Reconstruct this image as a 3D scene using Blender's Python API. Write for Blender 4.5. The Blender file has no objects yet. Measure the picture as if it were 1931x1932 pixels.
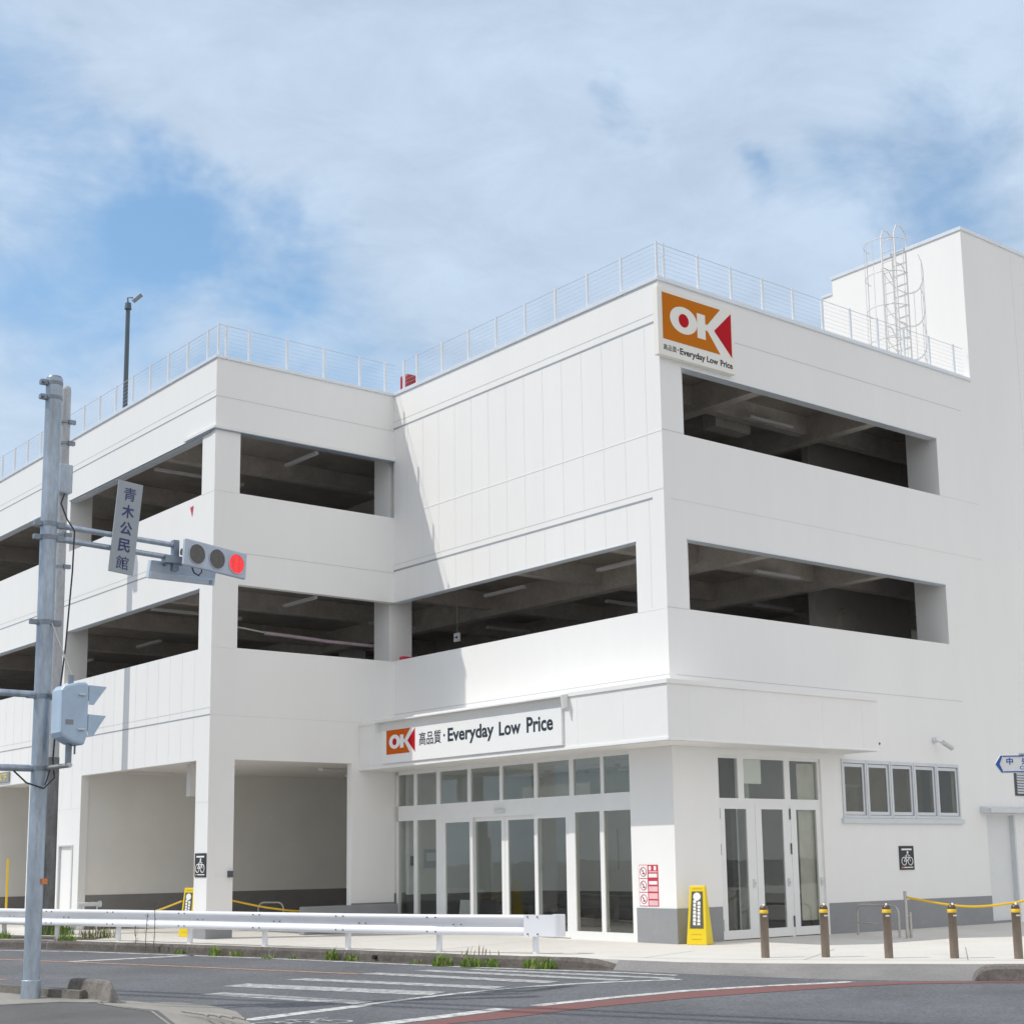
import bpy, bmesh, math, random
from mathutils import Vector, Matrix, noise as mnoise
random.seed(11)
C = bpy.context.scene
COL = C.collection
R = math.radians

# ------------------------------------------------------------------ camera, sky, sun, exposure
CAMP = (-20.025, -19.991, 1.62)
YAW, PIT, ROL, FPX, CXP, CYP = 0.679, 0.165, -0.014, 2767.2, 965.0, 1160.3
def setup_camera():
    cd = bpy.data.cameras.new('camera'); o = bpy.data.objects.new('camera', cd); COL.objects.link(o)
    fw = Vector((math.sin(YAW)*math.cos(PIT), math.cos(YAW)*math.cos(PIT), math.sin(PIT)))
    rt = Vector((math.cos(YAW), -math.sin(YAW), 0)); up = rt.cross(fw)
    r2 = rt*math.cos(ROL) + up*math.sin(ROL); u2 = -rt*math.sin(ROL) + up*math.cos(ROL)
    M = Matrix((r2, u2, -fw)).transposed().to_4x4(); M.translation = Vector(CAMP)
    o.matrix_world = M
    cd.sensor_fit = 'HORIZONTAL'; cd.sensor_width = 36.0
    cd.lens = FPX/1931.0*36.0
    cd.shift_x = -(CXP-965.5)/1931.0; cd.shift_y = (CYP-966.0)/1931.0
    cd.clip_start = 0.1; cd.clip_end = 3000
    C.camera = o
setup_camera()

SUN = Vector((-1.0, 0.588, 1.502)).normalized()        # towards the sun
SUN_EL = math.asin(SUN.z); SUN_AZ = math.atan2(SUN.x, SUN.y)
def setup_sun():
    ld = bpy.data.lights.new('sun', 'SUN'); ld.energy = 2.2; ld.angle = R(0.53); ld.color = (1.0, 0.96, 0.90)
    o = bpy.data.objects.new('sun', ld); COL.objects.link(o); o.location = (-30, 20, 45)
    o.rotation_euler = SUN.to_track_quat('Z', 'Y').to_euler()
setup_sun()

def setup_world():
    w = bpy.data.worlds.new('World'); C.world = w; w.use_nodes = True
    nt = w.node_tree; N = nt.nodes; L = nt.links; N.clear()
    out = N.new('ShaderNodeOutputWorld'); bg = N.new('ShaderNodeBackground'); bg.inputs['Strength'].default_value = 0.14
    L.new(bg.outputs[0], out.inputs[0])
    sky = N.new('ShaderNodeTexSky'); sky.sky_type = 'NISHITA'; sky.sun_disc = False
    sky.sun_elevation = SUN_EL; sky.sun_rotation = SUN_AZ % (2*math.pi)
    sky.air_density = 1.0; sky.dust_density = 0.15; sky.ozone_density = 1.3
    tc = N.new('ShaderNodeTexCoord')
    def noise(scale, detail, rough, vec, dist=0.0):
        n = N.new('ShaderNodeTexNoise'); n.inputs['Scale'].default_value = scale; n.inputs['Detail'].default_value = detail
        n.inputs['Roughness'].default_value = rough; n.inputs['Distortion'].default_value = dist; L.new(vec, n.inputs['Vector']); return n
    def math_(op, a, b=None, clamp=False):
        n = N.new('ShaderNodeMath'); n.operation = op; n.use_clamp = clamp
        for i, v in enumerate((a, b)):
            if v is None: continue
            if isinstance(v, (int, float)): n.inputs[i].default_value = v
            else: L.new(v, n.inputs[i])
        return n.outputs[0]
    d0 = tc.outputs['Generated']
    # ragged direction
    nz = noise(5.0, 5, 0.6, d0)
    sub = N.new('ShaderNodeVectorMath'); sub.operation = 'SUBTRACT'; L.new(nz.outputs['Color'], sub.inputs[0]); sub.inputs[1].default_value = (0.5, 0.5, 0.5)
    scl = N.new('ShaderNodeVectorMath'); scl.operation = 'SCALE'; L.new(sub.outputs[0], scl.inputs[0]); scl.inputs['Scale'].default_value = 0.27
    add = N.new('ShaderNodeVectorMath'); add.operation = 'ADD'; L.new(d0, add.inputs[0]); L.new(scl.outputs[0], add.inputs[1])
    nrm = N.new('ShaderNodeVectorMath'); nrm.operation = 'NORMALIZE'; L.new(add.outputs[0], nrm.inputs[0])
    dd = nrm.outputs[0]
    mp = N.new('ShaderNodeMapping'); mp.inputs['Scale'].default_value = (1.0, 1.0, 2.2); L.new(d0, mp.inputs[0])
    n1 = noise(2.6, 8, 0.58, mp.outputs[0], 0.25); n2 = noise(9.0, 7, 0.62, mp.outputs[0], 0.4)
    cov = math_('ADD', math_('MULTIPLY', n1.outputs['Fac'], 0.95), math_('MULTIPLY', n2.outputs['Fac'], 0.62))
    cov = math_('ADD', cov, 0.36)
    # openings in the cloud layer, by direction
    holes = [((0.4234,0.8115,0.4028),0.034,0.60),((0.39,0.8202,0.4185),0.034,0.45),((0.3697,0.838,0.4013),0.045,0.32),((0.3152,0.88,0.3554),0.10,0.46),
             ((0.2838,0.828,0.4836),0.055,0.52),((0.3282,0.8845,0.3314),0.08,0.35),((0.6312,0.625,0.4593),0.022,0.62),((0.6908,0.5851,0.4249),0.018,0.52),
             ((0.7346,0.5132,0.4439),0.06,0.27),((0.7705,0.4818,0.4174),0.06,0.28),((0.5165,0.7845,0.3433),0.05,0.52),((0.7633,0.505,0.4029),0.04,0.30),
             ((0.7572,0.4502,0.4733),0.05,0.20),((0.4572,0.7821,0.4233),0.03,0.25)]
    for d, s, a in holes:
        dt = N.new('ShaderNodeVectorMath'); dt.operation = 'DOT_PRODUCT'; L.new(dd, dt.inputs[0]); dt.inputs[1].default_value = Vector(d).normalized()
        e = math_('MULTIPLY', math_('SUBTRACT', dt.outputs['Value'], 1.0), 1.0/(s*s))
        cov = math_('SUBTRACT', cov, math_('MULTIPLY', math_('POWER', 2.71828, e), a*0.74))
    mr = N.new('ShaderNodeMapRange'); mr.interpolation_type = 'SMOOTHSTEP'; L.new(cov, mr.inputs['Value'])
    mr.inputs['From Min'].default_value = 0.28; mr.inputs['From Max'].default_value = 0.92
    mr.inputs['To Min'].default_value = 0.10; mr.inputs['To Max'].default_value = 0.95
    cr = N.new('ShaderNodeMapRange'); L.new(n2.outputs['Fac'], cr.inputs['Value'])
    cr.inputs['From Min'].default_value = 0.35; cr.inputs['From Max'].default_value = 0.65
    cr.inputs['To Min'].default_value = 0.93; cr.inputs['To Max'].default_value = 1.09
    cc = N.new('ShaderNodeVectorMath'); cc.operation = 'SCALE'; 
    bk = N.new('ShaderNodeVectorMath'); bk.operation = 'DOT_PRODUCT'; L.new(d0, bk.inputs[0]); bk.inputs[1].default_value = Vector((-0.1, -0.93, 0.30)).normalized()   # unseen bright cloud bank, added behind the viewer to lift the shaded walls
    bm_ = N.new('ShaderNodeMapRange'); bm_.interpolation_type = 'SMOOTHSTEP'; L.new(bk.outputs['Value'], bm_.inputs['Value']); bm_.inputs['From Min'].default_value = -0.1; bm_.inputs['From Max'].default_value = 0.8; bm_.inputs['To Min'].default_value = 1.0; bm_.inputs['To Max'].default_value = 1.0
    bm_.inputs['To Min'].default_value = 0.0
    bmx = N.new('ShaderNodeMix'); bmx.data_type = 'RGBA'; L.new(bm_.outputs[0], bmx.inputs['Factor']); bmx.inputs[6].default_value = (*CLOUD, 1); bmx.inputs[7].default_value = (5.3, 5.3, 5.4, 1)
    L.new(bmx.outputs[2], cc.inputs[0]); L.new(cr.outputs[0], cc.inputs['Scale'])
    mix = N.new('ShaderNodeMix'); mix.data_type = 'RGBA'; L.new(mr.outputs[0], mix.inputs['Factor'])
    tint = N.new('ShaderNodeVectorMath'); tint.operation = 'MULTIPLY'; L.new(sky.outputs[0], tint.inputs[0]); tint.inputs[1].default_value = (0.86, 1.04, 1.04)
    L.new(tint.outputs[0], mix.inputs[6]); L.new(cc.outputs[0], mix.inputs[7])
    L.new(mix.outputs[2], bg.inputs['Color'])
CLOUD = (3.25, 3.95, 4.85)
setup_world()
C.view_settings.view_transform = 'Standard'; C.view_settings.look = 'None'
C.view_settings.exposure = 0.30; C.view_settings.gamma = 1.0
C.view_settings.use_curve_mapping = False
C.render.engine = 'CYCLES'
C.cycles.use_denoising = True
C.cycles.max_bounces = 10; C.cycles.diffuse_bounces = 6; C.cycles.glossy_bounces = 4; C.cycles.transparent_max_bounces = 12

# ------------------------------------------------------------------ materials
def lin(r, g, b):
    f = lambda c: (c/255/12.92) if c/255 <= 0.04045 else ((c/255+0.055)/1.055)**2.4
    return (f(r), f(g), f(b))
MATS = {}
def mat(name, col, rough=0.6, metal=0.0, var=0.08, scale=3.0, bump=0.0, bscale=40.0, stretch=(1,1,1), spec=0.5, var2=0.0, scale2=40.0, emit=None, estr=0.0, stain=0.0):
    m = bpy.data.materials.new(name); m.use_nodes = True; nt = m.node_tree; N = nt.nodes; L = nt.links
    b = N['Principled BSDF']; b.inputs['Roughness'].default_value = rough; b.inputs['Metallic'].default_value = metal
    b.inputs['Specular IOR Level'].default_value = spec
    geo = N.new('ShaderNodeNewGeometry'); mp = N.new('ShaderNodeMapping'); mp.inputs['Scale'].default_value = stretch
    L.new(geo.outputs['Position'], mp.inputs[0])
    def noise(sc, det=5, ro=0.6):
        n = N.new('ShaderNodeTexNoise'); n.inputs['Scale'].default_value = sc; n.inputs['Detail'].default_value = det; n.inputs['Roughness'].default_value = ro
        L.new(mp.outputs[0], n.inputs['Vector']); return n
    def vary(src, n, amt):
        mr = N.new('ShaderNodeMapRange'); L.new(n.outputs['Fac'], mr.inputs['Value'])
        mr.inputs['From Min'].default_value = 0.3; mr.inputs['From Max'].default_value = 0.7
        mr.inputs['To Min'].default_value = 1-amt; mr.inputs['To Max'].default_value = 1+amt
        s = N.new('ShaderNodeVectorMath'); s.operation = 'SCALE'
        if isinstance(src, tuple): s.inputs[0].default_value = src
        else: L.new(src, s.inputs[0])
        L.new(mr.outputs[0], s.inputs['Scale']); return s.outputs[0]
    c = vary(tuple(col[:3]), noise(scale), var)
    if var2: c = vary(c, noise(scale2, 3, 0.7), var2)
    if stain:
        n = noise(0.35, 8, 0.7); mr = N.new('ShaderNodeMapRange'); L.new(n.outputs['Fac'], mr.inputs['Value'])
        mr.inputs['From Min'].default_value = 0.52; mr.inputs['From Max'].default_value = 0.62; mr.inputs['To Min'].default_value = 1.0; mr.inputs['To Max'].default_value = 1-stain
        s = N.new('ShaderNodeVectorMath'); s.operation = 'SCALE'; L.new(c, s.inputs[0]); L.new(mr.outputs[0], s.inputs['Scale']); c = s.outputs[0]
    L.new(c, b.inputs['Base Color'])
    if bump:
        n = noise(bscale, 4); bp = N.new('ShaderNodeBump'); bp.inputs['Strength'].default_value = bump; bp.inputs['Distance'].default_value = 0.01
        L.new(n.outputs['Fac'], bp.inputs['Height']); L.new(bp.outputs[0], b.inputs['Normal'])
    if emit:
        b.inputs['Emission Color'].default_value = (*emit, 1); b.inputs['Emission Strength'].default_value = estr
    MATS[name] = m; return m
mat('wall_panel', (0.85, 0.842, 0.824), 0.62, var=0.02, scale=0.5, var2=0.008, scale2=2.5, stretch=(1,1,0.2), bump=0.05, bscale=60)
mat('joint_light', (0.60, 0.61, 0.615), 0.7, var=0.03)
mat('joint_dark', (0.34, 0.36, 0.39), 0.7, var=0.05)
mat('seam_faint', (0.735, 0.73, 0.715), 0.7, var=0.03)
mat('seam_white', (0.86, 0.86, 0.86), 0.6, var=0.02)
mat('canopy_panel', (0.84, 0.83, 0.81), 0.45, var=0.02, scale=1.0)
mat('soffit', (0.82, 0.80, 0.77), 0.6, var=0.02)
mat('coping_metal', (0.72, 0.76, 0.80), 0.35, 0.25, var=0.04)
mat('flash_metal', (0.34, 0.40, 0.46), 0.4, 0.3, var=0.05)
mat('dado', (0.28, 0.288, 0.30), 0.7, var=0.05, scale=1.5, var2=0.03, scale2=12)
mat('white_frame', (0.80, 0.80, 0.79), 0.4, var=0.02)
mat('alu_frame', (0.64, 0.665, 0.685), 0.42, 0.12, var=0.04)
mat('dark_metal', (0.10, 0.11, 0.13), 0.45, 0.4, var=0.1)
mat('steel_wire', (0.55, 0.60, 0.66), 0.4, 0.5, var=0.05)
mat('rail_post', (0.78, 0.81, 0.85), 0.4, 0.1, var=0.04)
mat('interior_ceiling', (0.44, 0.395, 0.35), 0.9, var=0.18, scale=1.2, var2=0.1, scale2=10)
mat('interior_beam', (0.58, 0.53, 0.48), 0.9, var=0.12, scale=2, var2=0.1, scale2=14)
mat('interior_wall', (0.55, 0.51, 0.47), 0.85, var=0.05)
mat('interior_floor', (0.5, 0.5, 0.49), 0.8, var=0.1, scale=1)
mat('porch_wall', (0.80, 0.785, 0.75), 0.8, var=0.04, scale=0.8, var2=0.02)
mat('porch_dado', (0.22, 0.215, 0.21), 0.8, var=0.05)
mat('shop_wall', (0.84, 0.84, 0.83), 0.8, var=0.03)
mat('shop_dark', (0.12, 0.115, 0.11), 0.7, var=0.1)
mat('shop_floor', (0.68, 0.67, 0.65), 0.5, var=0.05)
mat('light_tube', (0.75, 0.73, 0.72), 0.4, var=0.02)
mat('asphalt', (0.128, 0.132, 0.142), 0.85, var=0.18, scale=0.45, var2=0.42, scale2=24, bump=0.5, bscale=120, stain=0.10)
mat('asphalt_old', (0.125, 0.123, 0.122), 0.88, var=0.14, scale=0.8, var2=0.25, scale2=60, bump=0.5, bscale=120, stain=0.12)
mat('pavement', (0.66, 0.635, 0.59), 0.8, var=0.05, scale=0.6, var2=0.06, scale2=18, bump=0.15, bscale=60, stain=0.07)
mat('concrete', (0.30, 0.285, 0.255), 0.85, var=0.14, scale=1.6, var2=0.14, scale2=22, bump=0.4, bscale=50, stain=0.18)
mat('apron', (0.235, 0.225, 0.22), 0.85, var=0.12, scale=1.2, var2=0.14, scale2=25, bump=0.4, bscale=60, stain=0.16)
mat('kerb_old', (0.125, 0.110, 0.098), 0.9, var=0.28, scale=2.0, var2=0.25, scale2=16, bump=0.6, bscale=40, stain=0.3)
mat('grit', (0.17, 0.14, 0.10), 0.95, var=0.3, scale=6, var2=0.3, scale2=30)
mat('kerb_mid', (0.20, 0.185, 0.165), 0.9, var=0.25, scale=2.0, var2=0.2, scale2=16, bump=0.6, bscale=40, stain=0.3)
def worn_paint(name, col, lo=0.40, hi=0.52, under=(0.13, 0.135, 0.145)):
    m = mat(name, col, 0.75, var=0.06, scale=6, var2=0.05, scale2=40)
    nt = m.node_tree; N = nt.nodes; L = nt.links; b = N['Principled BSDF']
    src = b.inputs['Base Color'].links[0].from_socket
    geo = N.new('ShaderNodeNewGeometry'); n = N.new('ShaderNodeTexNoise'); n.inputs['Scale'].default_value = 7.0; n.inputs['Detail'].default_value = 9; n.inputs['Roughness'].default_value = 0.78
    L.new(geo.outputs['Position'], n.inputs['Vector'])
    mr = N.new('ShaderNodeMapRange'); mr.inputs['From Min'].default_value = lo; mr.inputs['From Max'].default_value = hi; L.new(n.outputs['Fac'], mr.inputs['Value'])
    mx = N.new('ShaderNodeMix'); mx.data_type = 'RGBA'; L.new(mr.outputs[0], mx.inputs['Factor'])
    mx.inputs[6].default_value = (*under, 1); L.new(src, mx.inputs[7]); L.new(mx.outputs[2], b.inputs['Base Color'])
worn_paint('road_white', (0.64, 0.64, 0.62), 0.36, 0.54)
worn_paint('road_white_worn', (0.62, 0.62, 0.60), 0.36, 0.64)
worn_paint('road_orange', (0.52, 0.27, 0.16), 0.38, 0.52)
worn_paint('road_red', (0.205, 0.085, 0.080), 0.34, 0.48, (0.16, 0.10, 0.10))
mat('galv', (0.40, 0.46, 0.53), 0.42, 0.55, var=0.22, scale=5, var2=0.12, scale2=25, stretch=(1,1,0.25))
mat('galv_dark', (0.24, 0.28, 0.33), 0.45, 0.5, var=0.2, scale=6)
mat('pole_grey', (0.44, 0.46, 0.48), 0.7, 0.0, var=0.16, scale=4, var2=0.12, scale2=30, stretch=(1,1,0.3))
mat('pole_dark', (0.17, 0.175, 0.18), 0.8, 0.0, var=0.25, scale=4, var2=0.2, scale2=30, stretch=(1,1,0.35))
mat('signal_body', (0.44, 0.56, 0.70), 0.45, var=0.06, scale=6)
mat('signal_face', (0.50, 0.56, 0.65), 0.5, var=0.05, scale=8)
mat('lens_off', (0.105, 0.095, 0.085), 0.25, var=0.3, scale=40)
mat('cable_black', (0.025, 0.035, 0.045), 0.5)
mat('sign_plate', (0.36, 0.40, 0.43), 0.5, var=0.05, scale=4)
mat('sign_white', (0.86, 0.86, 0.85), 0.35, var=0.01)
mat('board_cream', (0.84, 0.82, 0.76), 0.5, var=0.01)
mat('ink_black', (0.016, 0.016, 0.018), 0.5)
mat('ink_navy', (0.018, 0.030, 0.048), 0.5)
mat('ink_blue', (0.045, 0.055, 0.16), 0.5)
mat('logo_orange', (0.56,0.165,0.004), 0.6, var=0.01, spec=0.12)
mat('logo_orange_lit', (0.62,0.115,0.006), 0.6, var=0.01, spec=0.12)
mat('logo_red', (0.50,0.008,0.018), 0.6, var=0.01, spec=0.12)
mat('guard_white', (0.80, 0.81, 0.85), 0.35, var=0.03, scale=2)
mat('bollard_brown', (0.22, 0.175, 0.138), 0.5, 0.2, var=0.1, scale=8)
mat('bollard_cap', (0.12, 0.085, 0.06), 0.3, 0.4)
mat('yellow', (0.72, 0.46, 0.010), 0.45, var=0.04)
mat('yellow_plastic', (0.80, 0.60, 0.012), 0.4, var=0.03)
mat('reflector', (0.8, 0.8, 0.8), 0.2)
mat('ladder_paint', (0.70, 0.70, 0.70), 0.5, 0.1, var=0.05)
mat('steel', (0.50, 0.48, 0.45), 0.3, 0.7, var=0.08, scale=10)
mat('panel_black', (0.030, 0.030, 0.032), 0.5)
mat('panel_olive', (0.10, 0.095, 0.065), 0.6)
mat('notice_red', (0.58, 0.035, 0.07), 0.5)
mat('notice_pink', (0.78, 0.50, 0.52), 0.5)
mat('guide_blue', (0.025, 0.12, 0.42), 0.4)
mat('crate_red', (0.42, 0.05, 0.06), 0.5)
mat('orange_mark', (0.75, 0.25, 0.08), 0.5)
mat('grass_a', (0.20, 0.30, 0.05), 0.7, var=0.25, scale=15)
mat('grass_b', (0.12, 0.20, 0.04), 0.7, var=0.25, scale=15)
mat('grass_dry', (0.36, 0.29, 0.17), 0.8, var=0.2, scale=15)
mat('stalk', (0.10, 0.10, 0.06), 0.8, var=0.2, scale=15)
mat('lamp_grey', (0.10, 0.125, 0.15), 0.5, 0.4, var=0.1)
mat('pink_film', (0.45, 0.36, 0.40), 0.5, var=0.15)
mat('blind', (0.58, 0.54, 0.46), 0.7, var=0.1, scale=3)
mat('door_grey', (0.74, 0.75, 0.75), 0.5, var=0.02)

def glass_mat(name, tint, ior=1.5, rough=0.01):
    m = bpy.data.materials.new(name); m.use_nodes = True; nt = m.node_tree; N = nt.nodes; L = nt.links; N.clear()
    out = N.new('ShaderNodeOutputMaterial'); mx = N.new('ShaderNodeMixShader'); tr = N.new('ShaderNodeBsdfTransparent'); gl = N.new('ShaderNodeBsdfGlossy')
    fr = N.new('ShaderNodeFresnel'); g0 = N.new('ShaderNodeNewGeometry'); im = N.new('ShaderNodeMapRange'); L.new(g0.outputs['Backfacing'], im.inputs['Value']); im.inputs['To Min'].default_value = ior; im.inputs['To Max'].default_value = 1/ior; L.new(im.outputs[0], fr.inputs['IOR']); tr.inputs['Color'].default_value = (*tint, 1); gl.inputs['Roughness'].default_value = rough
    geo = N.new('ShaderNodeNewGeometry'); n = N.new('ShaderNodeTexNoise'); n.inputs['Scale'].default_value = 0.9; L.new(geo.outputs['Position'], n.inputs['Vector'])
    bp = N.new('ShaderNodeBump'); bp.inputs['Strength'].default_value = 0.04; bp.inputs['Distance'].default_value = 0.05; L.new(n.outputs['Fac'], bp.inputs['Height']); L.new(bp.outputs[0], gl.inputs['Normal'])
    L.new(fr.outputs[0], mx.inputs[0]); L.new(tr.outputs[0], mx.inputs[1]); L.new(gl.outputs[0], mx.inputs[2]); L.new(mx.outputs[0], out.inputs[0])
    MATS[name] = m
glass_mat('glass', (0.90, 0.92, 0.91), 1.5)
glass_mat('glass_dark', (0.86, 0.86, 0.82), 1.55)
def led_mat(name):
    m = mat(name, (0.35, 0.02, 0.02), 0.3); nt = m.node_tree; N = nt.nodes; L = nt.links; b = N['Principled BSDF']
    geo = N.new('ShaderNodeNewGeometry'); v = N.new('ShaderNodeTexVoronoi'); v.inputs['Scale'].default_value = 42; v.inputs['Randomness'].default_value = 0.35; L.new(geo.outputs['Position'], v.inputs['Vector'])
    mr = N.new('ShaderNodeMapRange'); mr.inputs['From Min'].default_value = 0.30; mr.inputs['From Max'].default_value = 0.58; mr.inputs['To Min'].default_value = 0.85; mr.inputs['To Max'].default_value = 0.42; L.new(v.outputs['Distance'], mr.inputs['Value'])
    b.inputs['Emission Color'].default_value = (1.0, 0.035, 0.04, 1); L.new(mr.outputs[0], b.inputs['Emission Strength'])
led_mat('lens_red')

# ------------------------------------------------------------------ mesh builder
class MB:
    def __init__(s): s.v = []; s.f = []; s.m = []; s.sm = []
    def _add(s, vs, fs, m, smooth=False):
        b = len(s.v); s.v += [tuple(v) for v in vs]
        for f in fs: s.f.append([b+i for i in f]); s.m.append(m); s.sm.append(smooth)
        return s
    def box(s, x0, x1, y0, y1, z0, z1, m=0, M=None):
        vs = [Vector((x, y, z)) for x in (x0, x1) for y in (y0, y1) for z in (z0, z1)]
        if M is not None: vs = [M @ v for v in vs]
        return s._add(vs, [(0,1,3,2),(4,6,7,5),(0,4,5,1),(2,3,7,6),(0,2,6,4),(1,5,7,3)], m)
    def cyl(s, p0, p1, r, r2=None, n=12, m=0, caps=True):
        p0, p1 = Vector(p0), Vector(p1); r2 = r if r2 is None else r2
        d = (p1-p0).normalized(); a = d.orthogonal().normalized(); b = d.cross(a)
        vs = []
        for p, q in ((p0, r), (p1, r2)):
            for i in range(n):
                t = 2*math.pi*i/n; vs.append(p + a*math.cos(t)*q + b*math.sin(t)*q)
        s._add(vs, [(i, (i+1) % n, n+(i+1) % n, n+i) for i in range(n)], m, True)
        if caps: s._add(vs, [tuple(reversed(range(n))), tuple(range(n, 2*n))], m)
        return s
    def tube(s, pts, r, n=8, m=0, closed=False):
        pts = [Vector(p) for p in pts]; K = len(pts); rings = []
        prev = None
        for i in range(K):
            if closed: d = (pts[(i+1) % K]-pts[i-1]).normalized()
            else: d = (pts[min(i+1, K-1)]-pts[max(i-1, 0)]).normalized()
            if prev is None: a = d.orthogonal().normalized()
            else: a = (prev - d*prev.dot(d)).normalized()
            prev = a; b = d.cross(a)
            rings.append([pts[i]+a*math.cos(2*math.pi*k/n)*r+b*math.sin(2*math.pi*k/n)*r for k in range(n)])
        vs = [v for rg in rings for v in rg]; fs = []
        for i in range(K if closed else K-1):
            j = (i+1) % K
            for k in range(n): fs.append((i*n+k, i*n+(k+1) % n, j*n+(k+1) % n, j*n+k))
        s._add(vs, fs, m, True)
        if not closed: s._add(vs, [tuple(reversed(range(n))), tuple(range((K-1)*n, K*n))], m)
        return s
    def prism(s, poly, off, m=0):                       # 3-D polygon swept by a vector
        p = [Vector(q) for q in poly]; o = Vector(off); n = len(p)
        s._add(p + [q+o for q in p], [tuple(range(n)), tuple(reversed(range(n, 2*n)))] + [(i, n+i, n+(i+1) % n, (i+1) % n) for i in range(n)], m)
        return s
    def lathe(s, prof, c=(0,0,0), n=20, m=0):
        c = Vector(c); vs = []; K = len(prof)
        for r, z in prof:
            for i in range(n):
                t = 2*math.pi*i/n; vs.append(c+Vector((r*math.cos(t), r*math.sin(t), z)))
        s._add(vs, [(k*n+i, k*n+(i+1) % n, (k+1)*n+(i+1) % n, (k+1)*n+i) for k in range(K-1) for i in range(n)], m, True)
        s._add(vs, [tuple(reversed(range(n))), tuple(range((K-1)*n, K*n))], m); return s
    def sweep(s, path, prof, m=0, smooth=False, up=Vector((0,0,1))):    # open profile (side, height) along a plan path, closed loop profile
        P = [Vector(p) for p in path]; K = len(P); n = len(prof); vs = []
        for i in range(K):
            a = (P[i]-P[i-1]).normalized() if i else (P[1]-P[0]).normalized(); b = (P[i+1]-P[i]).normalized() if i < K-1 else a
            t = (a+b).normalized(); sd = t.cross(up).normalized(); k = 1/max(0.3, sd.dot(a.cross(up).normalized()))
            for q, h in prof: vs.append(P[i]+sd*q*k+up*h)
        fs = [(i*n+j, i*n+(j+1) % n, (i+1)*n+(j+1) % n, (i+1)*n+j) for i in range(K-1) for j in range(n)]
        s._add(vs, fs, m, smooth); s._add(vs, [tuple(reversed(range(n))), tuple(range((K-1)*n, K*n))], m); return s
    def wall(s, axis, p0, p1, us, zs, openings, m=0, solid=None):
        u = sorted(set(list(us)+[a for o in openings for a in o[:2]])); z = sorted(set(list(zs)+[a for o in openings for a in o[2:]]))
        u = [a for a in u if us[0]-1e-6 <= a <= us[-1]+1e-6]; z = [a for a in z if zs[0]-1e-6 <= a <= zs[-1]+1e-6]
        def full(i, j):
            if not (0 <= i < len(u)-1 and 0 <= j < len(z)-1): return False
            cu, cz = (u[i]+u[i+1])/2, (z[j]+z[j+1])/2
            if solid and not solid(cu, cz): return False
            return not any(o[0] < cu < o[1] and o[2] < cz < o[3] for o in openings)
        idx = {}; vs = []
        def V(k, i, j):
            if (k, i, j) not in idx:
                p = p1 if k else p0; idx[(k, i, j)] = len(vs)
                vs.append((p, u[i], z[j]) if axis == 'x' else (u[i], p, z[j]))
            return idx[(k, i, j)]
        fs = []
        for i in range(len(u)-1):
            for j in range(len(z)-1):
                if not full(i, j): continue
                fs += [(V(0,i,j),V(0,i+1,j),V(0,i+1,j+1),V(0,i,j+1)), (V(1,i,j),V(1,i,j+1),V(1,i+1,j+1),V(1,i+1,j))]
                if not full(i-1, j): fs.append((V(0,i,j),V(0,i,j+1),V(1,i,j+1),V(1,i,j)))
                if not full(i+1, j): fs.append((V(0,i+1,j),V(1,i+1,j),V(1,i+1,j+1),V(0,i+1,j+1)))
                if not full(i, j-1): fs.append((V(0,i,j),V(1,i,j),V(1,i+1,j),V(0,i+1,j)))
                if not full(i, j+1): fs.append((V(0,i,j+1),V(0,i+1,j+1),V(1,i+1,j+1),V(1,i,j+1)))
        return s._add(vs, fs, m)
    def mesh(s, me, fn, m=0):
        s._add([fn(v.co) for v in me.vertices], [tuple(p.vertices) for p in me.polygons], m); return s
    def build(s, name, mats, parent=None, org=None, bevel=0.0, recalc=True):
        if not isinstance(mats, (list, tuple)): mats = [mats]
        org = Vector(org) if org is not None else (Vector(parent['_org']) if parent is not None and '_org' in parent else Vector((0,0,0)))
        me = bpy.data.meshes.new(name); me.from_pydata([Vector(v)-org for v in s.v], [], s.f)
        for k in mats: me.materials.append(MATS[k])
        me.polygons.foreach_set('material_index', s.m); me.polygons.foreach_set('use_smooth', s.sm)
        if recalc:
            bm = bmesh.new(); bm.from_mesh(me); bmesh.ops.recalc_face_normals(bm, faces=bm.faces); bm.to_mesh(me); bm.free()
        me.update()
        o = bpy.data.objects.new(name, me); COL.objects.link(o); o['_org'] = list(org)
        if parent is not None: o.parent = parent
        else: o.location = org
        if bevel:
            md = o.modifiers.new('bevel', 'BEVEL'); md.width = bevel; md.segments = 2; md.limit_method = 'ANGLE'; md.angle_limit = R(40)
        return o

def thing(name, label, cat, loc, group=None):
    o = bpy.data.objects.new(name, None); COL.objects.link(o); o.empty_display_size = 0.2
    o.location = loc; o['_org'] = list(loc); o['label'] = label; o['category'] = cat
    if group: o['group'] = group
    return o
def tag(o, label, cat, group=None):
    o['label'] = label; o['category'] = cat
    if group: o['group'] = group
    return o
def structure(o, kind='structure'): o['kind'] = kind; return o
def dup(o, parent=None):
    c = o.copy(); COL.objects.link(c)
    if parent is not None: c.parent = parent
    for ch in list(o.children): dup(ch, c)
    return c

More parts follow.
